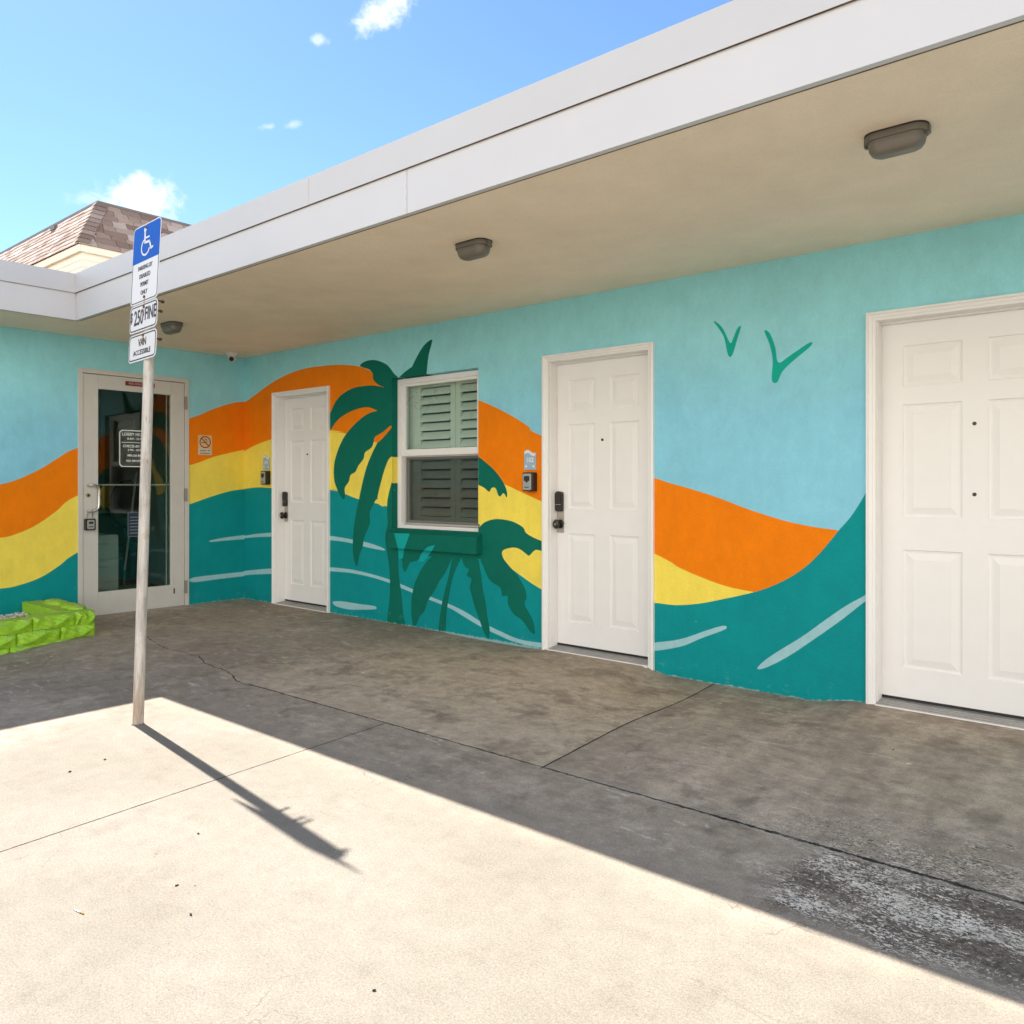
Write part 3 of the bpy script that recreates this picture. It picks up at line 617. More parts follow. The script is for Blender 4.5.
# ------------------------------------------------------------------ doors
def panel_slab(mb, w, h, panels, t=.044):
    """six-panel moulded door leaf; local x 0..w, z 0..h, front at y=0, facing -y"""
    xs = sorted({0, w} | {p[0] for p in panels} | {p[1] for p in panels})
    zs = sorted({0, h} | {p[2] for p in panels} | {p[3] for p in panels})
    for i in range(len(xs)-1):
        for j in range(len(zs)-1):
            cx, cz = (xs[i]+xs[i+1])/2, (zs[j]+zs[j+1])/2
            if any(p[0] < cx < p[1] and p[2] < cz < p[3] for p in panels): continue
            mb.add([(xs[i], 0, zs[j]), (xs[i+1], 0, zs[j]), (xs[i+1], 0, zs[j+1]), (xs[i], 0, zs[j+1])], [(0, 1, 2, 3)])
    for a, b_, c, d in panels:
        prof = [(0, 0), (.004, .006), (.013, .0085), (.019, .0085), (.050, .0015), (.053, .0005)]
        rings = [[(a+i, y, c+i), (b_-i, y, c+i), (b_-i, y, d-i), (a+i, y, d-i)] for i, y in prof]
        for r0, r1 in zip(rings, rings[1:]):
            for k in range(4): mb.add([r0[k], r0[(k+1) % 4], r1[(k+1) % 4], r1[k]], [(0, 1, 2, 3)])
        mb.add(rings[-1], [(0, 1, 2, 3)])
    mb.add([(0, 0, 0), (0, t, 0), (0, t, h), (0, 0, h)], [(3, 2, 1, 0)]); mb.add([(w, 0, 0), (w, t, 0), (w, t, h), (w, 0, h)], [(0, 1, 2, 3)])
    mb.add([(0, 0, h), (w, 0, h), (w, t, h), (0, t, h)], [(0, 1, 2, 3)]); mb.add([(0, 0, 0), (w, 0, 0), (w, t, 0), (0, t, 0)], [(3, 2, 1, 0)])
    mb.add([(0, t, 0), (w, t, 0), (w, t, h), (0, t, h)], [(3, 2, 1, 0)])

DY = YM+.10      # plane of the door leaves
def ext_door(x0, x1, ztop, slab0, slab1, px, peeps, lock, label, slab_dy=.0):
    y = DY
    mb = MB(); w = slab1-slab0; h = ztop-.036
    zl = [(.197, .842), (1.019, 1.634), (1.732, 1.955)]
    panels = [(a-slab0, b_-slab0, c-.034, d-.034) for a, b_ in px for c, d in zl]
    panel_slab(mb, w, h, panels)
    mb.v = [(vx+slab0, vy+y, vz+.036) for vx, vy, vz in mb.v]
    door = bpart('door', mb, M_WHITE, org=(slab0, y, .034), label=label)
    # casing (brick mould) outside, jambs inside, head
    cw = .046; zt = ztop+.050
    mb = MB()
    def mould(a, b_, c, d):
        mb.box(a, b_, YM-.020, YM+.0, c, d)
    xo0, xo1 = x0-.014, x1+.014
    prof = [(0, -.022), (.012, -.024), (.016, -.017), (.030, -.014), (.034, -.009), (cw, -.007), (cw, .0)]
    def side(xo, s, z1):
        for (i0, y0), (i1, y1) in zip(prof, prof[1:]):
            q = [(xo+s*i0, YM+y0, -.045), (xo+s*i1, YM+y1, -.045), (xo+s*i1, YM+y1, z1-i1), (xo+s*i0, YM+y0, z1-i0)]
            mb.add(q, [(0, 1, 2, 3) if s > 0 else (3, 2, 1, 0)])
        q = [(xo, YM+.002, -.045), (xo, YM-.022, -.045), (xo, YM-.022, z1), (xo, YM+.002, z1)]
        mb.add(q, [(0, 1, 2, 3) if s > 0 else (3, 2, 1, 0)])
    side(xo0, 1, zt); side(xo1, -1, zt)
    for (i0, y0), (i1, y1) in zip(prof, prof[1:]):
        mb.add([(xo0+i0, YM+y0, zt-i0), (xo0+i1, YM+y1, zt-i1), (xo1-i1, YM+y1, zt-i1), (xo1-i0, YM+y0, zt-i0)], [(0, 1, 2, 3)])
    mb.add([(xo0, YM-.022, zt), (xo1, YM-.022, zt), (xo1, YM+.002, zt), (xo0, YM+.002, zt)], [(0, 1, 2, 3)])
    # jambs with stop
    ji0, ji1, jz = xo0+cw, xo1-cw, zt-cw
    mb.box(ji0-.03, ji0, YM+.0005, y+.06, -.045, jz); mb.box(ji1, ji1+.03, YM+.0005, y+.06, -.045, jz); mb.box(ji0-.03, ji1+.03, YM+.0005, y+.06, jz, jz+.03)
    mb.box(ji0, ji0+.004, YM+.02, y-.003, .0, jz); mb.box(ji1-.012, ji1, y-.028, y-.004, .0, jz); mb.box(ji0, ji1, y-.024, y-.004, jz-.012, jz)
    bpart('door_frame', mb, M_TRIM, door, org=(x0, YM, 0))
    # threshold
    mb = MB()
    mb.add([(ji0, YM-.005, .006), (ji1, YM-.005, .006), (ji1, y+.04, .024), (ji0, y+.04, .024), (ji0, YM-.005, -.045), (ji1, YM-.005, -.045), (ji1, y+.04, -.045), (ji0, y+.04, -.045)],
           [(0, 1, 2, 3), (4, 5, 1, 0), (5, 6, 2, 1), (7, 4, 0, 3), (6, 7, 3, 2)])
    for k in range(3):
        yy = YM+.018+k*.022; zz = .006+.018*(yy-YM+.005)/(.145)
        mb.box(ji0+.001, ji1-.001, yy, yy+.006, zz-.004, zz+.0035)
    bpart('threshold', mb, M_THRESH, door, org=(x0, YM, 0))
    mb = MB(); mb.box(ji0, ji1, YM-.024, YM-.0055, -.045, .004)
    bpart('sill_nosing', mb, M_TRIM, door, org=(x0, YM, 0), bevel=.003)
    mb = MB(); mb.box(ji0+.002, ji1-.002, y+.006, y+.04, .018, .035)
    bpart('door_sweep', mb, M_BLACK, door, org=(x0, y, 0))
    for zx, zp in peeps:
        mb = MB(); mb.tube([(zx, y+.001, zp), (zx, y-.004, zp)], [.0105, .009], 16); mb.tube([(zx, y-.0035, zp), (zx, y-.0050, zp)], .0045, 12, 1)
        bpart('peephole', mb, [M_BRONZE, M_BLACK], door, org=(zx, y, zp))
    if lock:
        lx, lz = lock
        mb = MB()
        mb.prism(rrect(.066, .300, .006, lx, lz), y-.005, y+.001)
        plate = bpart('lock_plate', mb, M_NICKEL, door, org=(lx, y, lz), bevel=.001)
        mb = MB()
        # keypad deadbolt housing with arched top
        arch = [(lx-.033, lz+.035)]+[(lx-.033*math.cos(a), lz+.125+.030*math.sin(a)) for a in [math.pi*k/10 for k in range(11)]]+[(lx+.033, lz+.035)]
        arch += [(lx+.033*math.cos(a), lz+.030-.024*math.sin(a)) for a in [math.pi*k/10 for k in range(1, 10)]]
        mb.prism(arch, y-.030, y-.0055)
        mb.prism(rrect(.044, .060, .008, lx, lz+.105), y-.0345, y-.030, 1)
        mb.prism(rrect(.048, .004, .001, lx, lz+.058), y-.0335, y-.030, 2)
        # knob rosette, neck, knob and lever thumb piece
        cz = lz-.085
        mb.tube([(lx, y-.0055, cz), (lx, y-.012, cz), (lx, y-.018, cz)], [.033, .033, .026], 24)
        mb.tube([(lx, y-.018, cz), (lx, y-.038, cz)], .013, 16)
        mb.loft([[(lx+rr*math.cos(2*math.pi*k/20), yy, cz+rr*1.25*math.sin(2*math.pi*k/20)) for k in range(20)] for rr, yy in ((.014, y-.036), (.026, y-.042), (.0285, y-.052), (.024, y-.062), (.012, y-.066))])
        mb.tube([(lx+.0, y-.064, cz), (lx, y-.068, cz)], .008, 12, 2)
        mb.tube([(lx+.02, y-.040, cz+.012), (lx+.045, y-.046, cz+.014), (lx+.066, y-.044, cz+.006)], [.006, .005, .0035], 8)
        bpart('door_lock', mb, [M_BRONZE, M_BLACK, M_NICKEL], door, org=(lx, y, lz), bevel=.0012)
    return door
d1 = ext_door(DOORS[0][0], DOORS[0][1], DOORS[0][2], -7.062, -6.190, [(-6.930, -6.705), (-6.600, -6.365)], [(-6.650, 1.497)], (-7.010, .972), 'white six panel door near the corner')
d2 = ext_door(DOORS[1][0], DOORS[1][1], DOORS[1][2], -3.592, -2.738, [(-3.470, -3.235), (-3.110, -2.872)], [(-3.172, 1.515)], (-3.540, .995), 'white six panel door beside the window')
d3 = ext_door(DOORS[2][0], DOORS[2][1], DOORS[2][2], -1.328, -.394, [(-1.207, -.918), (-.802, -.513)], [(-.862, 1.516), (-.862, 1.148)], None, 'wide white six panel door with two peepholes')

# dark gap / hinge seam on first door
# ------------------------------------------------------------------ glass
def glass(name, tint=(.86, .93, .90), ior=1.5, boost=1.0, rough=0.0, smudge=0.0):
    m = bpy.data.materials.new(name); m.use_nodes = True; t = m.node_tree; g = NT(t)
    t.nodes.remove(t.nodes['Principled BSDF']); out = t.nodes['Material Output']
    tr = g.new('ShaderNodeBsdfTransparent'); g.put(tr.inputs[0], tint)
    gl = g.new('ShaderNodeBsdfGlossy'); gl.inputs['Roughness'].default_value = rough
    ge = g.new('ShaderNodeNewGeometry'); co = g.m('ABSOLUTE', g.vm('DOT_PRODUCT', ge.outputs['Incoming'], ge.outputs['Normal']))
    k = g.m('MULTIPLY', g.m('ADD', .04, g.m('MULTIPLY', g.m('POWER', g.m('SUBTRACT', 1.0, co), 5.0), .96)), boost, clamp=True)
    mx = g.new('ShaderNodeMixShader'); g.put(mx.inputs[0], k); g.l.new(tr.outputs[0], mx.inputs[1]); g.l.new(gl.outputs[0], mx.inputs[2])
    last = mx.outputs[0]
    if smudge:
        P = g.pos(); df = g.new('ShaderNodeBsdfDiffuse'); df.inputs[0].default_value = (.6, .62, .6, 1)
        wv = g.noise(g.scalevec(P, (3, 3, 9)), 2.2, 7, .75, 1.8)
        a = g.m('MULTIPLY', g.rng(g.m('ABSOLUTE', g.m('SUBTRACT', wv, .52)), .014, .0), smudge)
        a = g.m('MULTIPLY', a, g.rng(g.noise(P, 4, 2, .5), .5, .65))
        m2 = g.new('ShaderNodeMixShader'); g.put(m2.inputs[0], a); g.l.new(last, m2.inputs[1]); g.l.new(df.outputs[0], m2.inputs[2]); last = m2.outputs[0]
    g.l.new(last, out.inputs[0]); return m
M_GLASS_DOOR = glass('lobby_door_glass', (.78, .84, .81), 1.55, 1.5)
M_GLASS_WIN = glass('window_glass', (.86, .91, .88), 1.5, 1.1, smudge=.40)
def screen_mat():
    m = bpy.data.materials.new('insect_screen'); m.use_nodes = True; t = m.node_tree; g = NT(t)
    t.nodes.remove(t.nodes['Principled BSDF'])
    tr = g.new('ShaderNodeBsdfTransparent'); df = g.new('ShaderNodeBsdfDiffuse'); df.inputs[0].default_value = (.030, .032, .034, 1)
    P = g.pos(); k = g.rng(g.noise(P, 900, 1, .5), .3, .7, .26, .40, False)
    mx = g.new('ShaderNodeMixShader'); g.put(mx.inputs[0], k); g.l.new(tr.outputs[0], mx.inputs[1]); g.l.new(df.outputs[0], mx.inputs[2])
    g.l.new(mx.outputs[0], t.nodes['Material Output'].inputs[0]); return m
M_SCREEN = screen_mat()

# ------------------------------------------------------------------ window with plantation shutters
a, b_, c, d = WIN; fy = YM+.062
def frame_boxes(mb, x0, x1, z0, z1, wl, wr, wb, wt, y0, y1):
    mb.box(x0, x0+wl, y0, y1, z0, z1); mb.box(x1-wr, x1, y0, y1, z0, z1)
    mb.box(x0+wl, x1-wr, y0, y1, z1-wt, z1); mb.box(x0+wl, x1-wr, y0, y1, z0, z0+wb)
mb = MB(); frame_boxes(mb, a, b_, c-.012, d-.004, .050, .045, .040, .045, fy, fy+.09)
wf = bpart('window', mb, M_TRIM, org=(a, fy, c), bevel=.003, label='white single hung window with shutters inside')
mb = MB(); frame_boxes(mb, a+.0505, b_-.0455, 1.445, d-.0495, .042, .035, .056, .024, fy+.008, fy+.040)
bpart('upper_sash', mb, M_TRIM, wf, org=(a, fy, c), bevel=.003)
mb = MB(); frame_boxes(mb, a+.0505, b_-.0455, c+.0285, 1.4445, .042, .035, .040, .030, fy+.046, fy+.072)
bpart('lower_sash', mb, M_TRIM, wf, org=(a, fy, c), bevel=.003)
M_SCRF = simple('screen_frame_paint', (.46, .43, .40), .5)
mb = MB(); frame_boxes(mb, a+.078, b_-.060, c+.032, 1.444, .016, .016, .016, .012, fy+.018, fy+.030)
bpart('screen_frame', mb, M_SCRF, wf, org=(a, fy, c), bevel=.001)
mb = MB(); mb.box(a+.094, b_-.076, fy+.022, fy+.0225, c+.048, 1.432)
bpart('insect_screen', mb, M_SCREEN, wf, org=(a, fy, c))
mb = MB(); mb.box(a+.092, b_-.080, fy+.022, fy+.026, 1.501, d-.073)
bpart('upper_pane', mb, M_GLASS_WIN, wf, org=(a, fy, c))
mb = MB(); mb.box(a+.092, b_-.080, fy+.057, fy+.061, c+.0685, 1.4145)
bpart('lower_pane', mb, M_GLASS_WIN, wf, org=(a, fy, c))
mb = MB(); mb.box(-4.80, -4.72, fy+.075, fy+.085, 1.415, 1.425)
M_SHUT = simple('shutter_paint', (.84, .86, .78), .5, var=.02)
M_TAN = simple('beige_tilt_rod', (.6, .58, .5), .5)
sy_ = YM+.165
def shutter(x0, x1):
    mb = MB(); st = .056
    mb.box(x0, x0+st, sy_, sy_+.028, .87, 2.10); mb.box(x1-st, x1, sy_, sy_+.028, .87, 2.10)
    for z0, z1 in ((.87, .925), (1.405, 1.505), (2.035, 2.10)): mb.box(x0+st+.0005, x1-st-.0005, sy_, sy_+.028, z0, z1)
    for zlo, zhi in ((.925, 1.405), (1.505, 2.035)):
        n = round((zhi-zlo)/.0762); pit = (zhi-zlo)/n
        for k in range(n):
            zc_ = zlo+pit*(k+.5); ang = R(56); hw = .0415
            pr_ = []
            for q in range(12):
                t = 2*math.pi*q/12; e1 = hw*math.cos(t); e2 = .0048*math.sin(t)
                # slat leans: top edge inwards, bottom edge outwards
                pr_.append((sy_+.014+e1*math.cos(ang)-e2*math.sin(ang), zc_+e1*math.sin(ang)+e2*math.cos(ang)))
            mb.loft([[(x0+st+.002, yy, zz) for yy, zz in pr_], [(x1-st-.002, yy, zz) for yy, zz in pr_]], smooth=True)
    xm = (x0+x1)/2
    return bpart('shutter', mb, M_SHUT, wf, org=(x0, sy_, .87), bevel=0)
shutter(-5.158, -4.682); shutter(-4.678, -4.20)
mb = MB(); mb.box(-5.28, -5.160, sy_+.0, sy_+.03, .83, 2.12)
bpart('shutter_jamb', mb, M_SHUT, wf, org=(-5.28, sy_, .83))
# dark room behind the window
M_ROOM = simple('room_paint', (.25, .24, .22), .9)
def room(x0, x1, y0, y1, z0, z1, openside, m, name):
    mb = MB(); vs = [(x, y, z) for x in (x0, x1) for y in (y0, y1) for z in (z0, z1)]
    F = {'-x': (0,1,3,2), '+x': (4,6,7,5), '-y': (0,4,5,1), '+y': (2,3,7,6), '-z': (0,2,6,4), '+z': (1,5,7,3)}
    mb.add(vs, [tuple(reversed(f)) for k, f in F.items() if k != openside]); return bpart(name, mb, m, org=(x0, y0, z0))
room(-5.9, -3.9, YM+.201, 7.2, .0, 2.5, '-y', M_ROOM, 'guest_room')

# ------------------------------------------------------------------ lobby glass door (in the left wall)
y0, y1, zt = LD[0], LD[1], LD[3]; fx = XL
mb = MB()
def lbox(mb, ya, yb, za, zb, xa, xb, mi=0): mb.box(xb, xa, ya, yb, za, zb, mi)    # xa = outer (towards +x)
lbox(mb, y0, y0+.040, -.03, zt, fx+.012, fx-.11); lbox(mb, y1-.042, y1, -.03, zt, fx+.012, fx-.11); lbox(mb, y0+.0405, y1-.0425, zt-.042, zt, fx+.012, fx-.11)
ddo = None
mbl = MB(); sy0, sy1, sz0, sz1 = y0+.044, y1-.046, .004, zt-.047
gy0, gy1, gz0, gz1 = 3.143, 3.829, .215, 2.074
sx = fx+.004
lbox(mbl, sy0, gy0, sz0, sz1, sx, sx-.044); lbox(mbl, gy1, sy1, sz0, sz1, sx, sx-.044)
lbox(mbl, gy0+.0003, gy1-.0003, gz1, sz1, sx, sx-.044); lbox(mbl, gy0+.0003, gy1-.0003, sz0, gz0, sx, sx-.044)
ldoor = bpart('lobby_door', mbl, M_LTALU, org=(sx, sy0, 0), bevel=.002, label='white framed glass lobby door')
bpart('door_frame', mb, M_LTALU, ldoor, org=(fx, y0, 0), bevel=.002)
mb = MB(); lbox(mb, gy0+.0005, gy1-.0005, gz0+.0005, gz1-.0005, sx-.020, sx-.026)
pane = bpart('pane', mb, M_GLASS_DOOR, ldoor, org=(sx, gy0, gz0))
mb = MB()
for q in ((gy0+.0006, gy0+.010, gz0+.0006, gz1-.0006), (gy1-.010, gy1-.0006, gz0+.0006, gz1-.0006)): lbox(mb, *q, sx-.0262, sx-.040)
mb2 = MB(); lbox(mb2, gy0+.001, gy1-.001, 1.190, 1.202, sx-.0265, sx-.040)
bpart('push_bar', mb2, M_LTALU, ldoor, org=(sx, gy0, 1.19))
mb = MB()   # weather seal gap + side light strip seen inside the glass edge
lbox(mb, gy1-.036, gy1-.028, gz0+.002, gz1-.002, sx-.0265, sx-.040)
bpart('glazing_bead', mb, M_LTALU, ldoor, org=(sx, gy1, gz0))
mb = MB()
hy_ = [(-.002, 3.050, 1.190), (.026, 3.050, 1.192), (.044, 3.056, 1.194), (.050, 3.078, 1.194), (.050, 3.105, 1.189), (.050, 3.124, 1.172), (.050, 3.130, 1.145), (.050, 3.130, 1.02), (.050, 3.125, .990), (.050, 3.105, .968), (.048, 3.080, .960), (.042, 3.058, .958), (.024, 3.050, .957), (-.002, 3.050, .957)]
mb.tube([(sx+a_, b2, c2) for a_, b2, c2 in hy_], .0115, 14)
bpart('pull_handle', mb, M_STEEL, ldoor, org=(sx, 3.06, .95))
mb = MB(); mb.tube([(sx-.001, 3.056, 1.101), (sx+.008, 3.056, 1.101)], [.019, .017], 20); mb.tube([(sx+.008, 3.056, 1.101), (sx+.010, 3.056, 1.101)], .009, 14, 1)
bpart('lock_cylinder', mb, [M_BRASS, M_BRONZE], ldoor, org=(sx, 3.056, 1.1))
for zc_ in (2.007, 1.097, .185):
    mb = MB(); mb.tube([(fx+.019, 3.975, zc_-.065), (fx+.019, 3.975, zc_+.065)], .0085, 12); mb.box(fx+.0125, fx+.0155, 3.960, 3.990, zc_-.062, zc_+.062)
    for q in (-.022, .022): mb.tube([(fx+.019, 3.975, zc_+q-.001), (fx+.019, 3.975, zc_+q+.001)], .0092, 12)
    bpart('hinge', mb, M_HINGE, ldoor, org=(fx, 3.975, zc_))
mb = MB(); lbox(mb, 3.853, 3.866, .128, .180, sx+.002, sx+.0001)
bpart('floor_latch', mb, M_BRONZE, ldoor, org=(sx, 3.85, .128))
mb = MB(); lbox(mb, y0+.0405, y1-.0425, -.03, .003, fx+.010, fx-.11)
bpart('threshold', mb, M_THRESH, ldoor, org=(fx, y0, 0))
M_REDSIGN = simple('dark_red_sign', (.20, .022, .018), .45)
M_SIGNTXT = simple('pale_pink_lettering', (.62, .40, .36), .6)
M_VINYL = simple('white_vinyl', (.80, .86, .82), .6)
M_NAVY = simple('navy_vinyl', (.015, .030, .055), .5)
mb = MB(); lbox(mb, 3.387, 3.665, 2.128, 2.170, sx+.002, sx+.0001)
so = bpart('sticker', mb, M_REDSIGN, ldoor, org=(sx, 3.387, 2.128), label='dark red NO SOLICITING sticker')
def ltext(s, y, z, size, m, parent, x, xs=1.0, bold=0.0, name='lettering'):
    o = text_part(s, size, m, parent, FACE_PX(x, y, z), name, xs, bold=bold)
    pw = WORLD[parent.name]; o.data.transform(Matrix.Translation(-pw)); return o
# text is a detail of the leaf: parented to the leaf itself (third level)
ltext('NO SOLICITING', 3.526, 2.149, .030, M_SIGNTXT, ldoor, sx+.0025, 1.0, .0004)
# vinyl lobby hours panel on the glass
dy0, dy1, dz0, dz1 = 3.340, 3.640, 1.365, 1.712
def octo(y0, y1, z0, z1, k): return [(y0+k, z0), (y1-k, z0), (y1, z0+k), (y1, z1-k), (y1-k, z1), (y0+k, z1), (y0, z1-k), (y0, z0+k)]
xo = sx-.0197
mb = MB(); A = octo(dy0, dy1, dz0, dz1, .022); B = octo(dy0+.009, dy1-.009, dz0+.009, dz1-.009, .018)
for i in range(8):
    j = (i+1) % 8
    mb.add([(xo, *A[i]), (xo, *A[j]), (xo, *B[j]), (xo, *B[i])], [(0, 1, 2, 3)])
mb.add([(xo, dy0+.02, 1.593), (xo, dy1-.02, 1.593), (xo, dy1-.02, 1.598), (xo, dy0+.02, 1.598)], [(0, 1, 2, 3)])
bpart('hours_border', mb, M_VINYL, ldoor, org=(xo, dy0, dz0))
for s, z, sz in (('LOBBY HOURS', 1.672, .040), ('8 AM - 10 PM', 1.630, .028), ('CHECK-IN TIME', 1.560, .035), ('3 PM - 10 PM', 1.524, .028), ('888-238-8888', 1.473, .028), ('NO SMOKING', 1.422, .028)):
    ltext(s, 3.490, z, sz, M_VINYL, ldoor, xo, .95, .0007)
# small navy notice low on the glass
mb = MB(); pl = [(3.418, .705), (3.560, .705), (3.560, .935), (3.418, .935)]
mb.box(xo-.001, xo, 3.418, 3.560, .705, .935)
bpart('notice', mb, M_NAVY, ldoor, org=(xo, 3.418, .705))
mb = MB()
for q in ((3.418, 3.423, .705, .935), (3.555, 3.560, .705, .935), (3.4235, 3.5545, .705, .710), (3.4235, 3.5545, .930, .935)): mb.box(xo+.0003, xo+.0008, *q)
for k in range(6):
    mb.box(xo+.0003, xo+.0008, 3.438, 3.538-.012*(k % 3), .735+k*.030, .744+k*.030)
bpart('notice_print', mb, simple('dim_blue_print', (.16, .21, .25), .6), ldoor, org=(xo, 3.418, .705))

# lobby interior
M_LOBW = simple('lobby_wall_paint', (.60, .54, .44), .85)
room(-11.0, XL-.201, 1.2, YM-.05, -.001, 2.5, '+x', M_LOBW, 'lobby_room')
mb = MB(); mb.box(-10.98, XL-.21, 1.22, YM-.06, .0, .004)
bpart('lobby_floor', mb, simple('dark_tile', (.06, .055, .05), .35), org=(-11, 1.2, 0))

M_ENAMEL = simple('white_enamel', (.62, .66, .64), .4)
cab = thing('filing_cabinet', 'low white cabinet standing inside the lobby behind the glass door', 'cabinet', (-8.30, 3.42, .004))
mb = MB(); mb.box(-.25, .20, -.20, .11, 0, .70); mb.build('carcass', M_ENAMEL, cab, bevel=.004)
for k in range(3):
    mb = MB(); mb.box(.2005, .215, -.195, .105, .02+k*.225, .235+k*.225); dr = mb.build('drawer', M_ENAMEL, cab, bevel=.003)
    mb = MB(); mb.box(.2155, .225, -.09, -.0, .16+k*.225, .175+k*.225); mb.build('handle', M_ALU, dr)
ctr = thing('reception_counter', 'wooden reception counter with a pale top inside the lobby', 'counter', (-9.9, 3.9, .004))
M_WOOD = simple('dark_wood', (.07, .04, .025), .5, var=.2)
mb = MB(); mb.box(-.25, .25, -1.0, .62, 0, .86); mb.build('base', M_WOOD, ctr, bevel=.005)
mb = MB(); mb.box(-.30, .32, -1.05, .64, .8605, .90); mb.build('worktop', simple('pale_laminate', (.55, .53, .48), .4), ctr, bevel=.005)
mon = thing('computer_monitor', 'computer monitor standing on the lobby counter', 'monitor', (-9.9, 3.25, .904))
mb = MB(); mb.box(-.10, .10, -.12, .12, 0, .012); mb.box(-.02, .02, -.03, .03, .012, .16); mb.build('stand', M_BLACK, mon)
mb = MB(); mb.box(-.02, .02, -.27, .27, .1605, .50); mb.build('screen_housing', simple('beige_plastic', (.42, .38, .31), .5), mon, bevel=.008)
ch = thing('office_chair', 'round backed black office chair in front of the lobby counter', 'chair', (-9.2, 4.02, .004))
mb = MB()
mb.loft([[(.20+.03*math.cos(t)*0+xx, .20*k*math.cos(t), .98+.27*k*math.sin(t)) for t in [2*math.pi*q/20 for q in range(20)]] for xx, k in ((-.03, .6), (-.02, .95), (.01, 1), (.03, .9), (.04, .5))])
mb.build('backrest', M_BLACK, ch)
mb = MB(); mb.loft([stadium(0, 0, z, .46*k, .46*k, 6, .12) for z, k in ((.44, .9), (.47, 1), (.52, .95))]); mb.tube([(.2, 0, .48), (.23, 0, .6), (.2, 0, .85)], .018, 8); mb.build('seat', M_BLACK, ch)
mb = MB(); mb.tube([(0, 0, .06), (0, 0, .445)], .025, 10)
for k in range(5):
    t = 2*math.pi*k/5; mb.tube([(0, 0, .09), (.28*math.cos(t), .28*math.sin(t), .05)], .018, 8); mb.tube([(.28*math.cos(t), .28*math.sin(t)-.015, .026), (.28*math.cos(t), .28*math.sin(t)+.015, .026)], .025, 10)
mb.build('base', M_BLACK, ch)
br = thing('broom', 'green broom leaning inside the lobby glass door', 'broom', (-8.5, 3.79, .004))
mb = MB(); mb.tube([(0, -.02, .30), (-.30, .24, 1.32)], .011, 10); mb.build('pole', simple('pale_pole', (.55, .57, .54), .4), br)
M_GREEN = simple('green_plastic', (.01, .18, .09), .5)
mb = MB(); mb.tube([(.02, -.035, .14), (0, -.02, .30)], .015, 10); mb.box(-.02, .04, -.13, .13, .09, .14); mb.build('head', M_GREEN, br)
mb = MB(); mb.box(-.015, .035, -.14, .14, .0, .09); mb.build('bristles', simple('dark_bristles', (.02, .09, .06), .8), br)
pic = thing('framed_certificate', 'small framed certificate hanging on the lobby back wall', 'picture', (-10.995, 4.33, 1.45))
mb = MB(); mb.box(0, .02, -.15, .15, -.22, .22); mb.build('frame', M_BLACK, pic, bevel=.003)
mb = MB(); mb.box(.0205, .022, -.12, .12, -.19, .19); mb.build('print', simple('pale_print', (.5, .52, .48), .5), pic)

# ------------------------------------------------------------------ ceiling lights
def ceiling_light(x, y, label):
    t = thing('ceiling_light', label, 'light', (x, y, ZC), (0, 0, 0), 'oblong lights under the roof overhang')
    mb = MB(); mb.loft([stadium(0, 0, z, .226, .122, 8, .050) for z in (0, -.005)], smooth=True); mb.build('gasket', M_BLACK, t)
    mb = MB(); mb.loft([stadium(0, 0, z, L, W, 8, r) for z, L, W, r in ((-.0052, .220, .116, .048), (-.026, .222, .118, .048), (-.029, .219, .115, .047))]); mb.build('housing', M_GREYTAUPE, t)
    mb = MB(); mb.loft([stadium(0, 0, z, L, W, 8, r) for z, L, W, r in ((-.0292, .200, .104, .043), (-.045, .199, .103, .043), (-.062, .192, .096, .042), (-.075, .176, .080, .038), (-.082, .150, .056, .027), (-.084, .12, .03, .014))]); mb.build('lens', M_LENS, t)
    for s in (-1, 1):
        mb = MB(); mb.box(s*.1115-.004, s*.1115+.004, -.012, .012, -.036, -.006); mb.build('clip', M_GREYTAUPE, t, bevel=.001)
    return t
ceiling_light(-.850, 3.245, 'bronze grey oblong light on the soffit, nearest one at the right')
ceiling_light(-3.021, 3.235, 'bronze grey oblong light on the soffit, middle one of three above the window')
ceiling_light(-6.430, 3.235, 'bronze grey oblong light on the soffit, farthest one behind the parking sign')

# security camera
M_WPLA = simple('white_camera_plastic', (.70, .69, .66), .35)
sc_ = thing('security_camera', 'small white dome security camera under the soffit at the inner corner', 'camera', (-7.36, 4.33, ZC))
mb = MB(); mb.loft([[(r*math.cos(2*math.pi*k/28), r*math.sin(2*math.pi*k/28), z) for k in range(28)] for r, z in ((.056, 0), (.058, -.012), (.057, -.030), (.050, -.040))]); mb.build('mount', M_WPLA, sc_)
mb = MB(); rings = []
for q in range(9):
    t = math.pi*(.12+.88*q/8.0*.98); rings.append([(.041*math.sin(t)*math.cos(2*math.pi*k/24), .041*math.sin(t)*math.sin(2*math.pi*k/24), -.056+.041*math.cos(t)) for k in range(24)])
mb.loft(rings); mb.build('ball', M_WPLA, sc_)
dirv = Vector((.62, -.62, -.48)).normalized(); p0 = Vector((0, 0, -.056))
mb = MB(); mb.tube([p0+dirv*.030, p0+dirv*.0425, p0+dirv*.0445], [.024, .022, .017], 20); mb.build('eyepiece', M_BLACK, sc_)

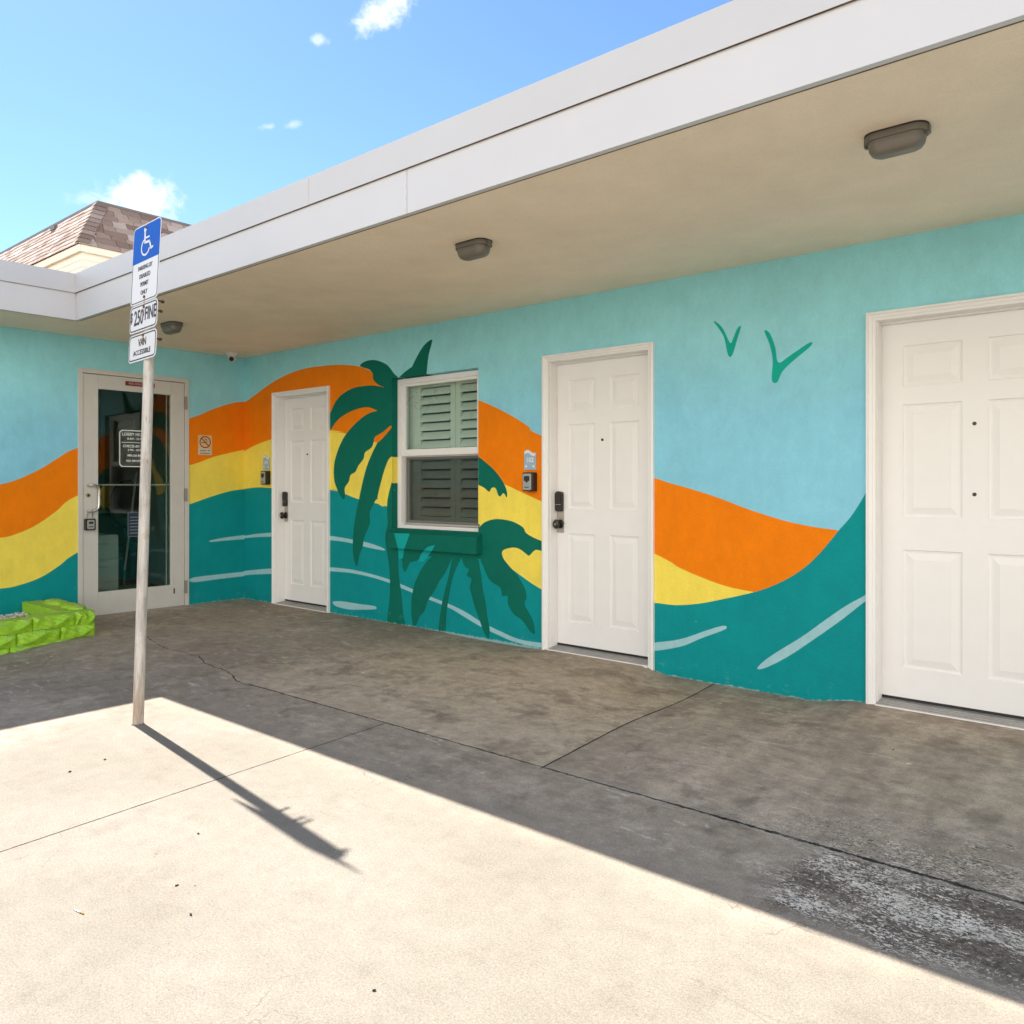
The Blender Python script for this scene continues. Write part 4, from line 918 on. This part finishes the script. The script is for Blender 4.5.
# ------------------------------------------------------------------ small wall things
M_PLQ = simple('pale_blue_plaque', (.32, .46, .60), .4); M_PLQE = simple('plaque_grey_edge', (.48, .52, .56), .4); M_PW = simple('plaque_white', (.78, .80, .80), .5)
def plaque(x, z, num, label):
    t = thing('number_plaque', label, 'sign', (x, YM, z), group='room number plaques')
    w, h = .112, .150
    tz = [.20, .10, .08, .14, .28, .48, .70, .88, .98, 1.0, .92, .76, .56]
    top = [(w/2-w*k/12, h*.32+.028*tz[k]) for k in range(13)]   # wavy top, higher at the left
    out = [(-w/2, -h/2), (w/2, -h/2)]+top
    mb = MB(); mb.prism(out, -.008, -.0005); mb.build('plate', M_PLQE, t, bevel=.001)
    inn = [(x_*.92, (z_+.0)*.94) for x_, z_ in out]
    low = [(x_, z_-.020) for x_, z_ in inn[2:]]
    mb = MB(); mb.prism(inn[:2]+low, -.0092, -.0081); mb.build('face', M_PLQ, t)
    mb = MB(); mb.prism([low[-1-k] for k in range(13)]+inn[2:], -.0094, -.0081); mb.build('wave_stripe', M_PW, t)
    text_part(num, .048, M_PW, t, FACE_NY(0, -.0096, -.002), 'lettering', 1.05, bold=.0012)
    for s in (-1, 1):
        mb = MB(); mb.prism([(s*.035+.009*math.cos(a), -.048+.009*math.sin(a)) for a in [2*math.pi*k/12 for k in range(12)]], -.0096, -.0093); mb.build('emblem', M_PW, t)
plaque(-7.203, 1.425, '101', 'small pale blue room number plaque on the yellow band beside the corner door')
plaque(-3.742, 1.382, '102', 'small pale blue plaque numbered 102 on the orange band beside the middle door')
M_BOXF = simple('grey_lockbox_face', (.42, .42, .41), .35, metal=.4)
def lockbox(x, z, label):
    t = thing('key_lockbox', label, 'lockbox', (x, YM, z), group='wall mounted key lockboxes')
    mb = MB(); mb.prism(rrect(.100, .140, .010), -.052, -.0005); mb.build('body', M_BLACK, t, bevel=.003)
    mb = MB(); mb.prism(rrect(.078, .122, .010, -.002), -.060, -.0525); cv = mb.build('cover', M_BOXF, t, bevel=.002)
    mb = MB(); mb.prism(rrect(.052, .038, .010, -.002, .024), -.0625, -.0603)
    mb.tube([(-.002, -.0603, .002), (-.002, -.063, .002)], .009, 12); mb.build('dial', M_BLACK, t)
    mb = MB(); mb.prism(rrect(.040, .006, .002, -.002, -.040), -.0615, -.0603); mb.build('release', M_BLACK, t)
lockbox(-7.185, 1.268, 'black and grey key lockbox below the plaque on the yellow band')
lockbox(-3.728, 1.219, 'black and grey key lockbox below the 102 plaque')
# hanging lock box on the lobby door handle
t = thing('hanging_lockbox', 'black and grey key lockbox hanging from the lobby door handle', 'lockbox', (sx, 3.060, .838))
mb = MB(); mb.prism(rrect(.088, .105, .010), -.045, -.008); mb.xf(Matrix.Rotation(R(90), 4, 'Z')); mb.build('body', M_BLACK, t, bevel=.003)
mb = MB(); mb.prism(rrect(.062, .082, .012), -.050, -.0455); mb.xf(Matrix.Rotation(R(90), 4, 'Z')); mb.build('cover', M_BOXF, t, bevel=.001)
for nm_, q_ in (('dial', (.038, .020, .004, 0, .016)), ('release', (.040, .007, .002, 0, -.020))):
    mb = MB(); mb.prism(rrect(*q_), -.0525, -.0503); mb.xf(Matrix.Rotation(R(90), 4, 'Z')); mb.build(nm_, M_BLACK, t)
mb = MB(); mb.tube([(.026, -.022, .050), (.030, -.022, .095), (.046, -.018, .120), (.062, .0, .128), (.052, .016, .118), (.030, .022, .095), (.026, .022, .050)], .0045, 10); mb.build('shackle', M_STEEL, t)

# no smoking sign on the orange band of the lobby wall
M_PEACH = simple('sun_faded_sign_face', (.74, .50, .26), .5); M_RED = simple('faded_red_print', (.26, .035, .01), .5); M_BRN = simple('faded_brown_print', (.22, .16, .07), .5); M_OFFW = simple('off_white_strip', (.66, .60, .50), .5); M_INK = simple('grey_ink', (.12, .10, .08), .6)
t = thing('no_smoking_sign', 'small no smoking sign on the orange band beside the lobby door', 'sign', (XL, 4.184, 1.598))
RZ = Matrix.Rotation(R(90), 4, 'Z')
mb = MB(); mb.prism(rrect(.150, .200, .004), -.003, -.0003); mb.xf(RZ); mb.build('plate', M_PEACH, t)
mb = MB(); mb.prism(rrect(.142, .060, .003, 0, -.066), -.0038, -.0031); mb.xf(RZ); mb.build('text_strip', M_OFFW, t)
mb = MB()
for k in range(32):
    a0, a1 = 2*math.pi*k/32, 2*math.pi*(k+1)/32
    mb.add([(r_*math.cos(q), -.0042, .030+r_*math.sin(q)) for r_, q in ((.050, a0), (.061, a0), (.061, a1), (.050, a1))], [(0, 1, 2, 3)])
q = .0055; mb.add([(-.040-q*.7, -.0044, .070-q*.7), (.040-q*.7, -.0044, -.010-q*.7), (.040+q*.7, -.0044, -.010+q*.7), (-.040+q*.7, -.0044, .070+q*.7)], [(0, 1, 2, 3)])
mb.xf(RZ); mb.build('prohibition_ring', M_RED, t)
mb = MB(); mb.add([(-.038, -.0036, .020), (.012, -.0036, .020), (.012, -.0036, .031), (-.038, -.0036, .031)], [(0, 1, 2, 3)])
mb.add([(.014, -.0036, .030), (.022, -.0036, .030), (.016, -.0036, .062), (-.006, -.0036, .066), (-.004, -.0036, .056), (.010, -.0036, .050)], [(0, 1, 2, 3, 4, 5)])
mb.xf(RZ); mb.build('cigarette_print', M_BRN, t)
mb = MB()
for x0_, w_, z_ in ((-.052, .060, -.056), (.026, .030, -.054), (-.052, .105, -.083)):
    x_ = x0_
    while x_ < x0_+w_: mb.box(x_, x_+.007, -.0044, -.0039, z_-.006, z_+.006); x_ += .011
mb.xf(RZ); mb.build('print', M_INK, t)

# ------------------------------------------------------------------ disabled parking sign post (leans)
LEAN = Vector((-.094, .075, 1)).normalized(); PB = Vector((-4.027, 1.852, 0))
xax = (Vector((1, 0.02, 0)) - LEAN*LEAN.x).normalized(); yax = LEAN.cross(xax)
rotm = Matrix((xax, yax, LEAN)).transposed()
post = thing('parking_sign', 'leaning galvanised post with blue and white disabled parking, 250 FINE and VAN ACCESSIBLE plates', 'sign', PB, rotm.to_euler())
def pole_mat():
    m, g, b = mat('weathered_galvanised_pole')
    P = g.obj(); X, Y, Z = g.sep(P)
    n = g.noise(g.scalevec(P, (26, 26, 3)), 1.5, 6, .7); n2 = g.noise(P, 9, 5, .6)
    c = g.mix(g.rng(n, .35, .7), (.62, .585, .53), (.37, .335, .29))
    c = g.mix(g.m('MULTIPLY', g.rng(n2, .56, .70), .6), c, (.40, .29, .19))
    sc1 = g.noise(g.scalevec(P, (90, 90, 14)), 1.0, 5, .75)
    c = g.mix(g.m('MULTIPLY', g.rng(sc1, .62, .70), .75), c, (.10, .08, .065))
    rb = g.m('MULTIPLY', g.rng(Z, .45, .0), g.rng(n, .35, .6))
    c = g.mix(g.m('MULTIPLY', rb, .55), c, (.34, .20, .10))
    g.put(b.inputs['Base Color'], c); b.inputs['Roughness'].default_value = .55; b.inputs['Metallic'].default_value = .12
    g.put(b.inputs['Normal'], g.bump(n, .0012)); return m
M_POLE = pole_mat()
mb = MB(); mb.tube([(0, 0, -.12), (0, 0, .6), (0, 0, 1.3), (0, 0, 2.60)], .0262, 28); mb.build('pole', M_POLE, post)
mb = MB(); mb.tube([(0, 0, -.01), (0, 0, .002)], [.036, .031], 20); mb.build('footing', simple('grout', (.20, .17, .14), .9), post)
M_SIGNW = simple('reflective_white', (.74, .75, .77), .4, var=.03); M_BLUE = simple('sign_blue', (.002, .105, .520), .5, var=.06, nscale=20, spec=.15); M_SBLK = simple('sign_black', (.02, .022, .04), .5); M_RUSTB = simple('rusty_bolt', (.13, .055, .02), .7, var=.3)
M_RUSTS = simple('rust_streak', (.42, .24, .12), .8, var=.3, nscale=30)
def border(mb, w, h, r, ins, t, cz, y):
    A = rrect(w-2*ins, h-2*ins, r, 0, cz); B = rrect(w-2*ins-2*t, h-2*ins-2*t, max(r-t, .003), 0, cz); n = len(A)
    for i in range(n):
        j = (i+1) % n; mb.add([(A[i][0], y, A[i][1]), (A[j][0], y, A[j][1]), (B[j][0], y, B[j][1]), (B[i][0], y, B[i][1])], [(0, 1, 2, 3)])
yf = -.0345
def plate(zc, w, h, label, dx=0):
    mb = MB(); mb.prism(rrect(w, h, .028, 0, zc), yf, yf+.0025)
    o = mb.build('sign_plate', M_SIGNW, post, origin=(0, yf, zc), label=label); o.rotation_euler = (0, R(2.4), 0); o['dx'] = dx; return o
def on(plate_, mb, name, m): return mb.build(name, m, post and plate_) if False else _on(plate_, mb, name, m)
def _on(pl_, mb, name, m):
    o = pl_.location; mb.v = [tuple(Vector(v)-o) for v in mb.v]; return mb.build(name, m, pl_)
def stext(pl_, s, size, z, x=0, xs=1.0, bold=0.0, m=None):
    o = text_part(s, size, m or M_SBLK, pl_, FACE_NY(x, yf-.0012, z), 'lettering', xs, bold=bold)
    o.data.transform(Matrix.Translation(-pl_.location)); return o
# plates: top of sign down. z along the pole
Z1, H1 = 2.398, .435
Z2, H2 = 2.101, .150
Z3, H3 = 1.940, .150
p1 = plate(Z1, .296, H1, 'tall plate, blue with a wheelchair symbol above PARKING BY DISABLED PERMIT ONLY')
zt1 = Z1+H1/2; zs = Z1+.012
mb = MB(); pts_ = rrect(.288, H1-.012, .024, 0, Z1); top_ = [(x, z) for x, z in pts_ if z > zs]
top_ = [(.144, zs)]+top_+[(-.144, zs)]
mb.prism(top_, yf-.0006, yf-.0001); _on(p1, mb, 'blue_field', M_BLUE)
mb = MB()
# black border only round the white lower part
A = [(x, z) for x, z in rrect(.284, H1-.014, .024, 0, Z1) if z < zs]; B = [(x, z) for x, z in rrect(.274, H1-.024, .020, 0, Z1) if z < zs]
A = [(-.142, zs)]+A+[(.142, zs)]; B = [(-.137, zs)]+B+[(.137, zs)]
A.sort(key=lambda q: math.atan2(q[1]-zs-.001, q[0])); B.sort(key=lambda q: math.atan2(q[1]-zs-.001, q[0]))
for i in range(len(A)-1): mb.add([(A[i][0], yf-.0008, A[i][1]), (A[i+1][0], yf-.0008, A[i+1][1]), (B[i+1][0], yf-.0008, B[i+1][1]), (B[i][0], yf-.0008, B[i][1])], [(0, 1, 2, 3)])
_on(p1, mb, 'border', M_SBLK)
# wheelchair symbol
mb = MB(); yy = yf-.0012; cz = Z1+.118
def bar(p, q, w):
    p = Vector((p[0], 0, p[1])); q = Vector((q[0], 0, q[1])); dd = (q-p).normalized(); nn = Vector((-dd.z, 0, dd.x))*w/2
    mb.add([(v.x, yy-.0003, v.z+cz) for v in (p-nn, q-nn, q+nn, p+nn)], [(0, 1, 2, 3)])
    for cc in (p, q): mb.add([(cc.x+w/2*math.cos(t), yy-.00035, cc.z+cz+w/2*math.sin(t)) for t in [2*math.pi*k/10 for k in range(10)]], [tuple(range(10))])
mb.add([(-.018+.014*math.cos(t), yy, .068+cz+.014*math.sin(t)) for t in [2*math.pi*k/16 for k in range(16)]], [tuple(range(16))])
bar((-.018, .050), (-.016, -.004), .015); bar((-.016, .020), (.030, .018), .010); bar((-.014, -.006), (.034, -.008), .014); bar((.034, -.008), (.056, -.052), .013); bar((.056, -.052), (.074, -.046), .010)
ar = [R(a_) for a_ in range(115, 351, 12)]; c0x, c0z, ro, ri = -.006, -.030, .050, .040
for a0, a1 in zip(ar, ar[1:]): mb.add([(c0x+r_*math.cos(t), yy-.0001, cz+c0z+r_*math.sin(t)) for r_, t in ((ri, a0), (ro, a0), (ro, a1), (ri, a1))], [(0, 1, 2, 3)])
_on(p1, mb, 'wheelchair_symbol', M_SIGNW)
for k, s in enumerate(('PARKING BY', 'DISABLED', 'PERMIT', 'ONLY')): stext(p1, s, .034, Z1-.024-k*.046, 0, .80, .0002)
p2 = plate(Z2, .296, H2, 'small plate reading $250 FINE', -.007)
mb = MB(); border(mb, .300, H2, .024, .007, .0065, Z2, yf-.0008); _on(p2, mb, 'border', M_SBLK)
stext(p2, '$', .078, Z2+.012, -.127, .56, .0010); stext(p2, '250', .114, Z2-.001, -.048, .60, .0014); stext(p2, 'FINE', .100, Z2+.008, .078, .62, .0016)
p3 = plate(Z3, .296, H3, 'small plate reading VAN ACCESSIBLE', -.009)
mb = MB(); border(mb, .300, H3, .024, .007, .0065, Z3, yf-.0008); _on(p3, mb, 'border', M_SBLK)
stext(p3, 'VAN', .058, Z3+.022, 0, .72, .0008); stext(p3, 'ACCESSIBLE', .038, Z3-.030, 0, .92, .0004)
for z_, back in ((Z1+.195, .05), (Z1-.190, .074), (Z2+.052, .066), (Z3+.058, .066)):
    mb = MB(); mb.tube([(0, yf-.0055, z_), (0, yf-.0005, z_)], [.0075, .0085], 6); mb.tube([(0, yf-.003, z_), (0, back, z_)], .0058, 10)
    mb.tube([(0, .0275, z_), (0, .036, z_)], .011, 6); mb.tube([(0, back-.014, z_), (0, back-.004, z_)], .0100, 6); mb.build('bolt', M_RUSTB, post)
for z_ in (Z1-.190, Z2+.052, Z3+.058):
    mb = MB(); mb.box(-.004, .003, yf-.0014, yf-.0009, z_-.05, z_-.008); mb.build('rust_streak', M_RUSTS, post)
for p_ in (p2, p3): p_.location.x += p_['dx']
for p_ in (p1, p2, p3): del p_['dx']


# ------------------------------------------------------------------ painted block planter edge
def lime():
    m, g, b = mat('lime_green_paint')
    P = g.pos(); n = g.noise(P, 14, 5, .7); n2 = g.noise(P, 60, 4, .7)
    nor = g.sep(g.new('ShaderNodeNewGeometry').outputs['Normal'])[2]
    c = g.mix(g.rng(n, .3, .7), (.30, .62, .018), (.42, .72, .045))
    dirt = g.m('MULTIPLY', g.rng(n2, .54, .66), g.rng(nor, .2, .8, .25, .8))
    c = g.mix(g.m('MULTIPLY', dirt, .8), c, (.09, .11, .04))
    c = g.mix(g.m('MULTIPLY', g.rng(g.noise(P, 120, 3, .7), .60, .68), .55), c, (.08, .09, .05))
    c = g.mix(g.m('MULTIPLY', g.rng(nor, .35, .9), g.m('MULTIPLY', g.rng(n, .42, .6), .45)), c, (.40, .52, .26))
    g.put(b.inputs['Base Color'], c); b.inputs['Roughness'].default_value = .6
    g.put(b.inputs['Normal'], g.bump(g.m('ADD', n2, n), .003)); return m
M_LIME = lime()
def split_block(length, height, depth, seed, right_smooth=False):
    """split-faced block: x along the wall, front towards -y, z up; chiselled wavy front"""
    rnd = random.Random(seed); ph = rnd.uniform(0, 6.28); fr = rnd.uniform(.8, 1.4); am = rnd.uniform(.20, .34)
    nu, nv = 26, 12; mb = MB(); rows = []
    for j in range(nv+1):
        v = j/nv; row = []
        for i in range(nu+1):
            u = i/nu
            v0 = .52+am*math.sin(2*math.pi*fr*u+ph)
            dd = (1-(v-v0)/(1-v0+.05)) if v > v0 else (1-(v0-v)/(v0+.25))
            dd = max(0, min(1, dd))
            e = min(1, min(u, 1-u)/.06)
            off = .046*dd*(.35+.65*e) + .007*math.sin(23*u+9*v+ph)*math.sin(11*v+5*u)+rnd.uniform(-.003, .003)
            row.append((u*length, -off, v*height))
        rows.append(row)
    vs = [p for r in rows for p in r]
    fs = [(j*(nu+1)+i, j*(nu+1)+i+1, (j+1)*(nu+1)+i+1, (j+1)*(nu+1)+i) for j in range(nv) for i in range(nu)]
    mb.add(vs, fs, 0, True)
    top = rows[-1]; n = nu+1
    mb.add(top+[(p[0], depth, height+rnd.uniform(-.002, .002)) for p in top], [(i, i+1, n+i+1, n+i) for i in range(nu)], 0, True)
    bot = rows[0]; mb.add(bot+[(p[0], depth, 0) for p in bot], [(n+i, n+i+1, i+1, i) for i in range(nu)])
    for k in (0, nu):
        ed = [r[k] for r in rows]; m_ = len(ed); bk = [(p[0], depth, p[2]) for p in ed]
        mb.add(ed+bk, [((i, i+1, m_+i+1, m_+i) if k else (m_+i, m_+i+1, i+1, i)) for i in range(m_-1)])
    mb.add([(0, depth, 0), (length, depth, 0), (length, depth, height), (0, depth, height)], [(3, 2, 1, 0)])
    return mb
planter = thing('planter_border', 'lime green painted split faced block border by the lobby door', 'planter', (-6.67, 2.72, 0))
def put_block(mb, x, y, z, rot, name='block'):
    mb.xf(Matrix.Rotation(rot, 4, 'Z')); o = mb.build(name, M_LIME, planter); o.location = Vector((x, y, z))-planter.location
    return o
BL, BH = .30, .098
for c_ in range(3):
    zz = .1005-c_*.0992 ; yend = 2.725
    yy = yend; first = True; k = 0
    while yy > -1.2:
        L_ = BL*(.5 if (first and c_ == 0) else (1.0 if c_ != 1 else .85 if first else 1.0)); first = False
        # face towards +x: block local x along +y
        put_block(split_block(L_-.004, BH, .13, 100*c_+k), -6.675-.003*c_, yy-L_, zz+ground_z(-6.6, max(yy-.2, 1.2))*.18, R(90)); yy -= L_; k += 1
for c_ in range(2):
    xx = -6.81; k = 0
    while xx > -7.55:
        L_ = .27
        mb = split_block(L_-.004, BH, .14, 900+10*c_+k); mb.xf(Matrix.Rotation(R(180), 4, 'Z'))
        put_block(mb, xx-.0, 2.655, .1005-c_*.0992, 0); xx -= L_; k += 1
# lumpy cap stones on the return
for k, (x_, l_) in enumerate(((-6.78, .34), (-7.13, .32))):
    mb = MB(); rings = []; rnd = random.Random(50+k)
    for q in range(9):
        u = q/8; e = math.sqrt(max(.05, 1-(2*u-1)**4)); rings.append([(x_-l_*u, 2.665+.07*e*math.cos(t)*(1+rnd.uniform(-.08, .08)), .205+.028*e*math.sin(t)*(1+rnd.uniform(-.1, .1))) for t in [2*math.pi*w/14 for w in range(14)]])
    mb.loft(rings); mb.v = [tuple(Vector(v)-planter.location) for v in mb.v]; mb.build('cap_stone', M_LIME, planter)

# white gravel inside the planter
M_GRAV = simple('white_gravel', (.60, .58, .55), .8, var=.25, nscale=30)
mb = MB(); rnd = random.Random(3)
ico_v = []; 
bmi = bmesh.new(); bmesh.ops.create_icosphere(bmi, subdivisions=1, radius=1); iv = [v.co.copy() for v in bmi.verts]; jf = [[v.index for v in f.verts] for f in bmi.faces]; bmi.free()
for k in range(1500):
    x_ = rnd.uniform(XL+.01, -6.83); y_ = 2.50-rnd.random()**1.3*2.6; s = rnd.uniform(.010, .024)
    z_ = .098+.010*math.sin(9*x_+5*y_)+rnd.uniform(-.006, .010)
    rt = Matrix.Rotation(rnd.uniform(0, 6), 3, 'Z') @ Matrix.Rotation(rnd.uniform(0, 6), 3, 'X')
    sc3 = (s, s*rnd.uniform(.6, 1), s*rnd.uniform(.5, .8))
    mb.add([Vector((x_, y_, z_))+rt @ Vector((v.x*sc3[0], v.y*sc3[1], v.z*sc3[2]))*(1+rnd.uniform(-.12, .12)) for v in iv], jf)
tag(mb.build('gravel', M_GRAV), kind='stuff')
mb = MB(); mb.box(XL+.001, -6.83, -1.3, 2.50, -.14, .095)
tag(mb.build('planter_soil', simple('soil', (.10, .09, .08), .95)), kind='structure')

# ------------------------------------------------------------------ mansard roofed building beyond
def shingle():
    m, g, b = mat('asphalt_shingles')
    at = g.new('ShaderNodeAttribute'); at.attribute_name = 'tone'
    P = g.pos(); n = g.noise(P, 26, 4, .7)
    v = g.m('ADD', g.m('MULTIPLY', at.outputs['Fac'], .75), g.m('MULTIPLY', n, .3))
    c = g.mix(g.rng(v, .15, .5), (.215, .150, .122), (.350, .270, .230)); c = g.mix(g.rng(v, .55, .95), c, (.500, .440, .410))
    g.put(b.inputs['Base Color'], c); b.inputs['Roughness'].default_value = .9
    g.put(b.inputs['Normal'], g.bump(g.noise(P, 140, 3, .7), .004)); return m
M_SHIN = shingle()
EX, EY, EZ = -11.65, 4.536, 4.509; TX, TY, TZ = -12.11, 4.989, 5.283
M_CREAM2 = simple('cream_siding_paint', (.70, .66, .575), .6, var=.02)
house = thing('mansard_building', 'taller cream building with brown shingled hip roof behind the flat roof', 'building', (EX, EY, 0))
HO = Vector((EX, EY, 0))
def hpart(name, mb, m, **k):
    mb.v = [tuple(Vector(v)-HO) for v in mb.v]; return mb.build(name, m, house, **k)
rnd = random.Random(11)
def shingled(mb, E0, along, up, length, hipdir, tones):
    """E0 eave corner, along = unit vector away from the corner, up = full slope vector at the corner-free part; hip recedes"""
    rows = 9; nrm = along.cross(up).normalized()
    if nrm.z < 0: nrm = -nrm
    upn = up.normalized(); H = up.length
    for r in range(rows):
        s0 = r/rows; s1 = (r+1)/rows; x = -.12*(r % 2)-rnd.uniform(0, .1)
        start = hipdir*s0
        while x < length:
            w = rnd.uniform(.16, .34); a0 = max(x, 0); a1 = x+w-.009
            drop = rnd.choice((0, 0, .02, .028)); x += w
            if a1 <= a0+.02: continue
            b0 = E0+up*s0-upn*drop*(1 if r else 0); t1 = E0+up*s1+upn*.02
            hs0 = start; hs1 = hipdir*s1
            off0 = nrm*(.013+rnd.uniform(0, .004)); off1 = nrm*.004
            A0 = b0+along*max(a0, hs0)+off0; B0 = b0+along*max(a1, hs0)+off0
            A1 = t1+along*max(a0, hs1)+off1; B1 = t1+along*max(a1, hs1)+off1
            th = nrm*-.011
            mb.add([A0, B0, B1, A1, A0+th, B0+th], [(0, 1, 2, 3), (4, 5, 1, 0), (0, 3, 4), (1, 5, 2)]); tones += [rnd.random()]*4
mb = MB(); tones = []
rise = TZ-EZ; run_ = TY-EY
shingled(mb, Vector((EX, EY, EZ)), Vector((-1, 0, 0)), Vector((0, run_, rise)), 12.0, .455, tones)
shingled(mb, Vector((EX, EY, EZ)), Vector((0, 1, 0)), Vector((-(EX-TX), 0, rise)), 9.0, .455, tones)
# hip caps
E0 = Vector((EX, EY, EZ)); T0 = Vector((TX, TY, TZ)); nh = Vector((.55, -.55, .55)).normalized()
for k in range(10):
    a0, a1 = k/10-.01, (k+1)/10; p = E0.lerp(T0, a0)+nh*.045; q_ = E0.lerp(T0, a1)+nh*.030
    dl = Vector((-.13, .0, -.005)); dr_ = Vector((0, .17, -.005))
    mb.add([p, p+dl, q_+dl, q_, p+dr_, q_+dr_], [(0, 3, 2, 1), (0, 4, 5, 3)]); tones += [rnd.random()*.9]*2
for f in mb.f: pass
n_s = len(mb.f)
roof = hpart('roof', mb, M_SHIN)
at = roof.data.attributes.new('tone', 'FLOAT', 'FACE')
if len(roof.data.polygons) == len(tones): at.data.foreach_set('value', tones)
else:
    for i_ in range(len(roof.data.polygons)): at.data[i_].value = rnd.random()
# solid core under the shingles, deck on top, ridge metal
mb = MB(); c0 = .004
mb.add([(EX, EY, EZ), (EX-12, EY, EZ), (EX-12, TY, TZ), (TX, TY, TZ), (EX, EY+9, EZ), (TX, EY+9, TZ)], [(0, 3, 2, 1), (0, 4, 5, 3), (2, 3, 5)])
mb.add([(TX, TY, TZ), (EX-12, TY, TZ), (EX-12, EY+9, TZ+.4), (TX, EY+9, TZ)], [(0, 3, 2, 1)])
hpart('roof_deck', mb, simple('roof_felt', (.09, .065, .055), .9))
M_EDGE = simple('dark_ridge_metal', (.14, .13, .12), .5)
mb = MB(); mb.box(EX-12, TX+.02, TY-.015, TY+.03, TZ-.005, TZ+.03); mb.box(TX-.03, TX+.02, TY+.03, EY+9, TZ-.005, TZ+.03); hpart('ridge_cap', mb, M_EDGE)
mb = MB(); mb.box(-13.62, -13.45, TY-.10, TY-.02, TZ-.12, TZ-.055); hpart('roof_vent', mb, M_EDGE)
mb = MB(); mb.box(EX-12, EX-.03, EY+.02, EY+.05, EZ-.09, EZ+.004); mb.box(EX-.05, EX-.02, EY+.05, EY+9, EZ-.09, EZ+.004); hpart('eave_trim', mb, M_CREAM2, bevel=.004)
mb = MB()
for k in range(44):   # lapped siding boards
    z_ = EZ-.09-.1*k
    if z_ < .05: break
    mb.add([(EX-12, EY+.085, z_), (EX-.085, EY+.085, z_), (EX-.079, EY+.079, z_-.0995), (EX-12, EY+.079, z_-.0995)], [(0, 3, 2, 1)])
    mb.add([(EX-.085, EY+.085, z_), (EX-.085, EY+9, z_), (EX-.079, EY+9, z_-.0995), (EX-.079, EY+.079, z_-.0995)], [(0, 3, 2, 1)])
mb.box(EX-12, EX-.09, EY+.09, EY+9, 0, EZ-.02)
hpart('siding_wall', mb, M_CREAM2)

# ------------------------------------------------------------------ crumbs and a cigarette butt on the slab
M_CRUMB = simple('dark_crumb', (.02, .017, .014), .9)
CR = [((-3.571, 1.359), .011, 'dark crumb on the sunlit slab left of the sign post shadow, lower one'), ((-3.611, 1.517), .010, 'dark crumb on the sunlit slab left of the sign post shadow, upper one'),
      ((-2.603, 1.402), .009, 'dark crumb on the sunlit slab just left of the sign plate shadow'), ((-2.314, 1.180), .009, 'dark crumb in the middle of the sunlit slab, left of a tiny one'),
      ((-2.273, 1.215), .004, 'tiniest dark crumb on the sunlit slab'), ((-2.128, 1.126), .009, 'dark crumb in the middle of the sunlit slab, below its neighbour'),
      ((-1.480, 1.236), .009, 'dark crumb at the lower centre of the sunlit slab, nearest to the viewer'), ((-1.032, 3.88), .008, 'dark crumb on the shaded walk before the wide door')]
for (x_, y_), s, lab in CR:
    s *= .62
    rnd = random.Random(int(abs(x_)*1000)); mb = MB()
    for q in range(3):
        o3 = Vector((rnd.uniform(-.5, .5)*s, rnd.uniform(-.5, .5)*s, s*.35)); mb.add([o3+Vector((v.x*s*.6, v.y*s*.6, v.z*s*.45))*(1+rnd.uniform(-.3, .3)) for v in iv], jf)
    o = mb.build('crumb', M_CRUMB); o.location = (x_, y_, ground_z(x_, y_)); tag(o, lab, 'litter', 'dark crumbs scattered on the concrete')
bt = thing('cigarette_butt', 'cigarette butt lying on the sunlit slab at the lower left', 'litter', (-2.392, .928, .0), (0, 0, R(8)))
bt.scale = (.8, .55, .55)
mb = MB(); mb.tube([(-.012, 0, .0042), (.022, 0, .0042)], .004, 10); mb.build('paper', M_PW, bt)
mb = MB(); mb.tube([(.0222, 0, .0042), (.042, .001, .0040)], .0038, 10); mb.build('filter', simple('tan_filter', (.35, .22, .10), .8), bt)
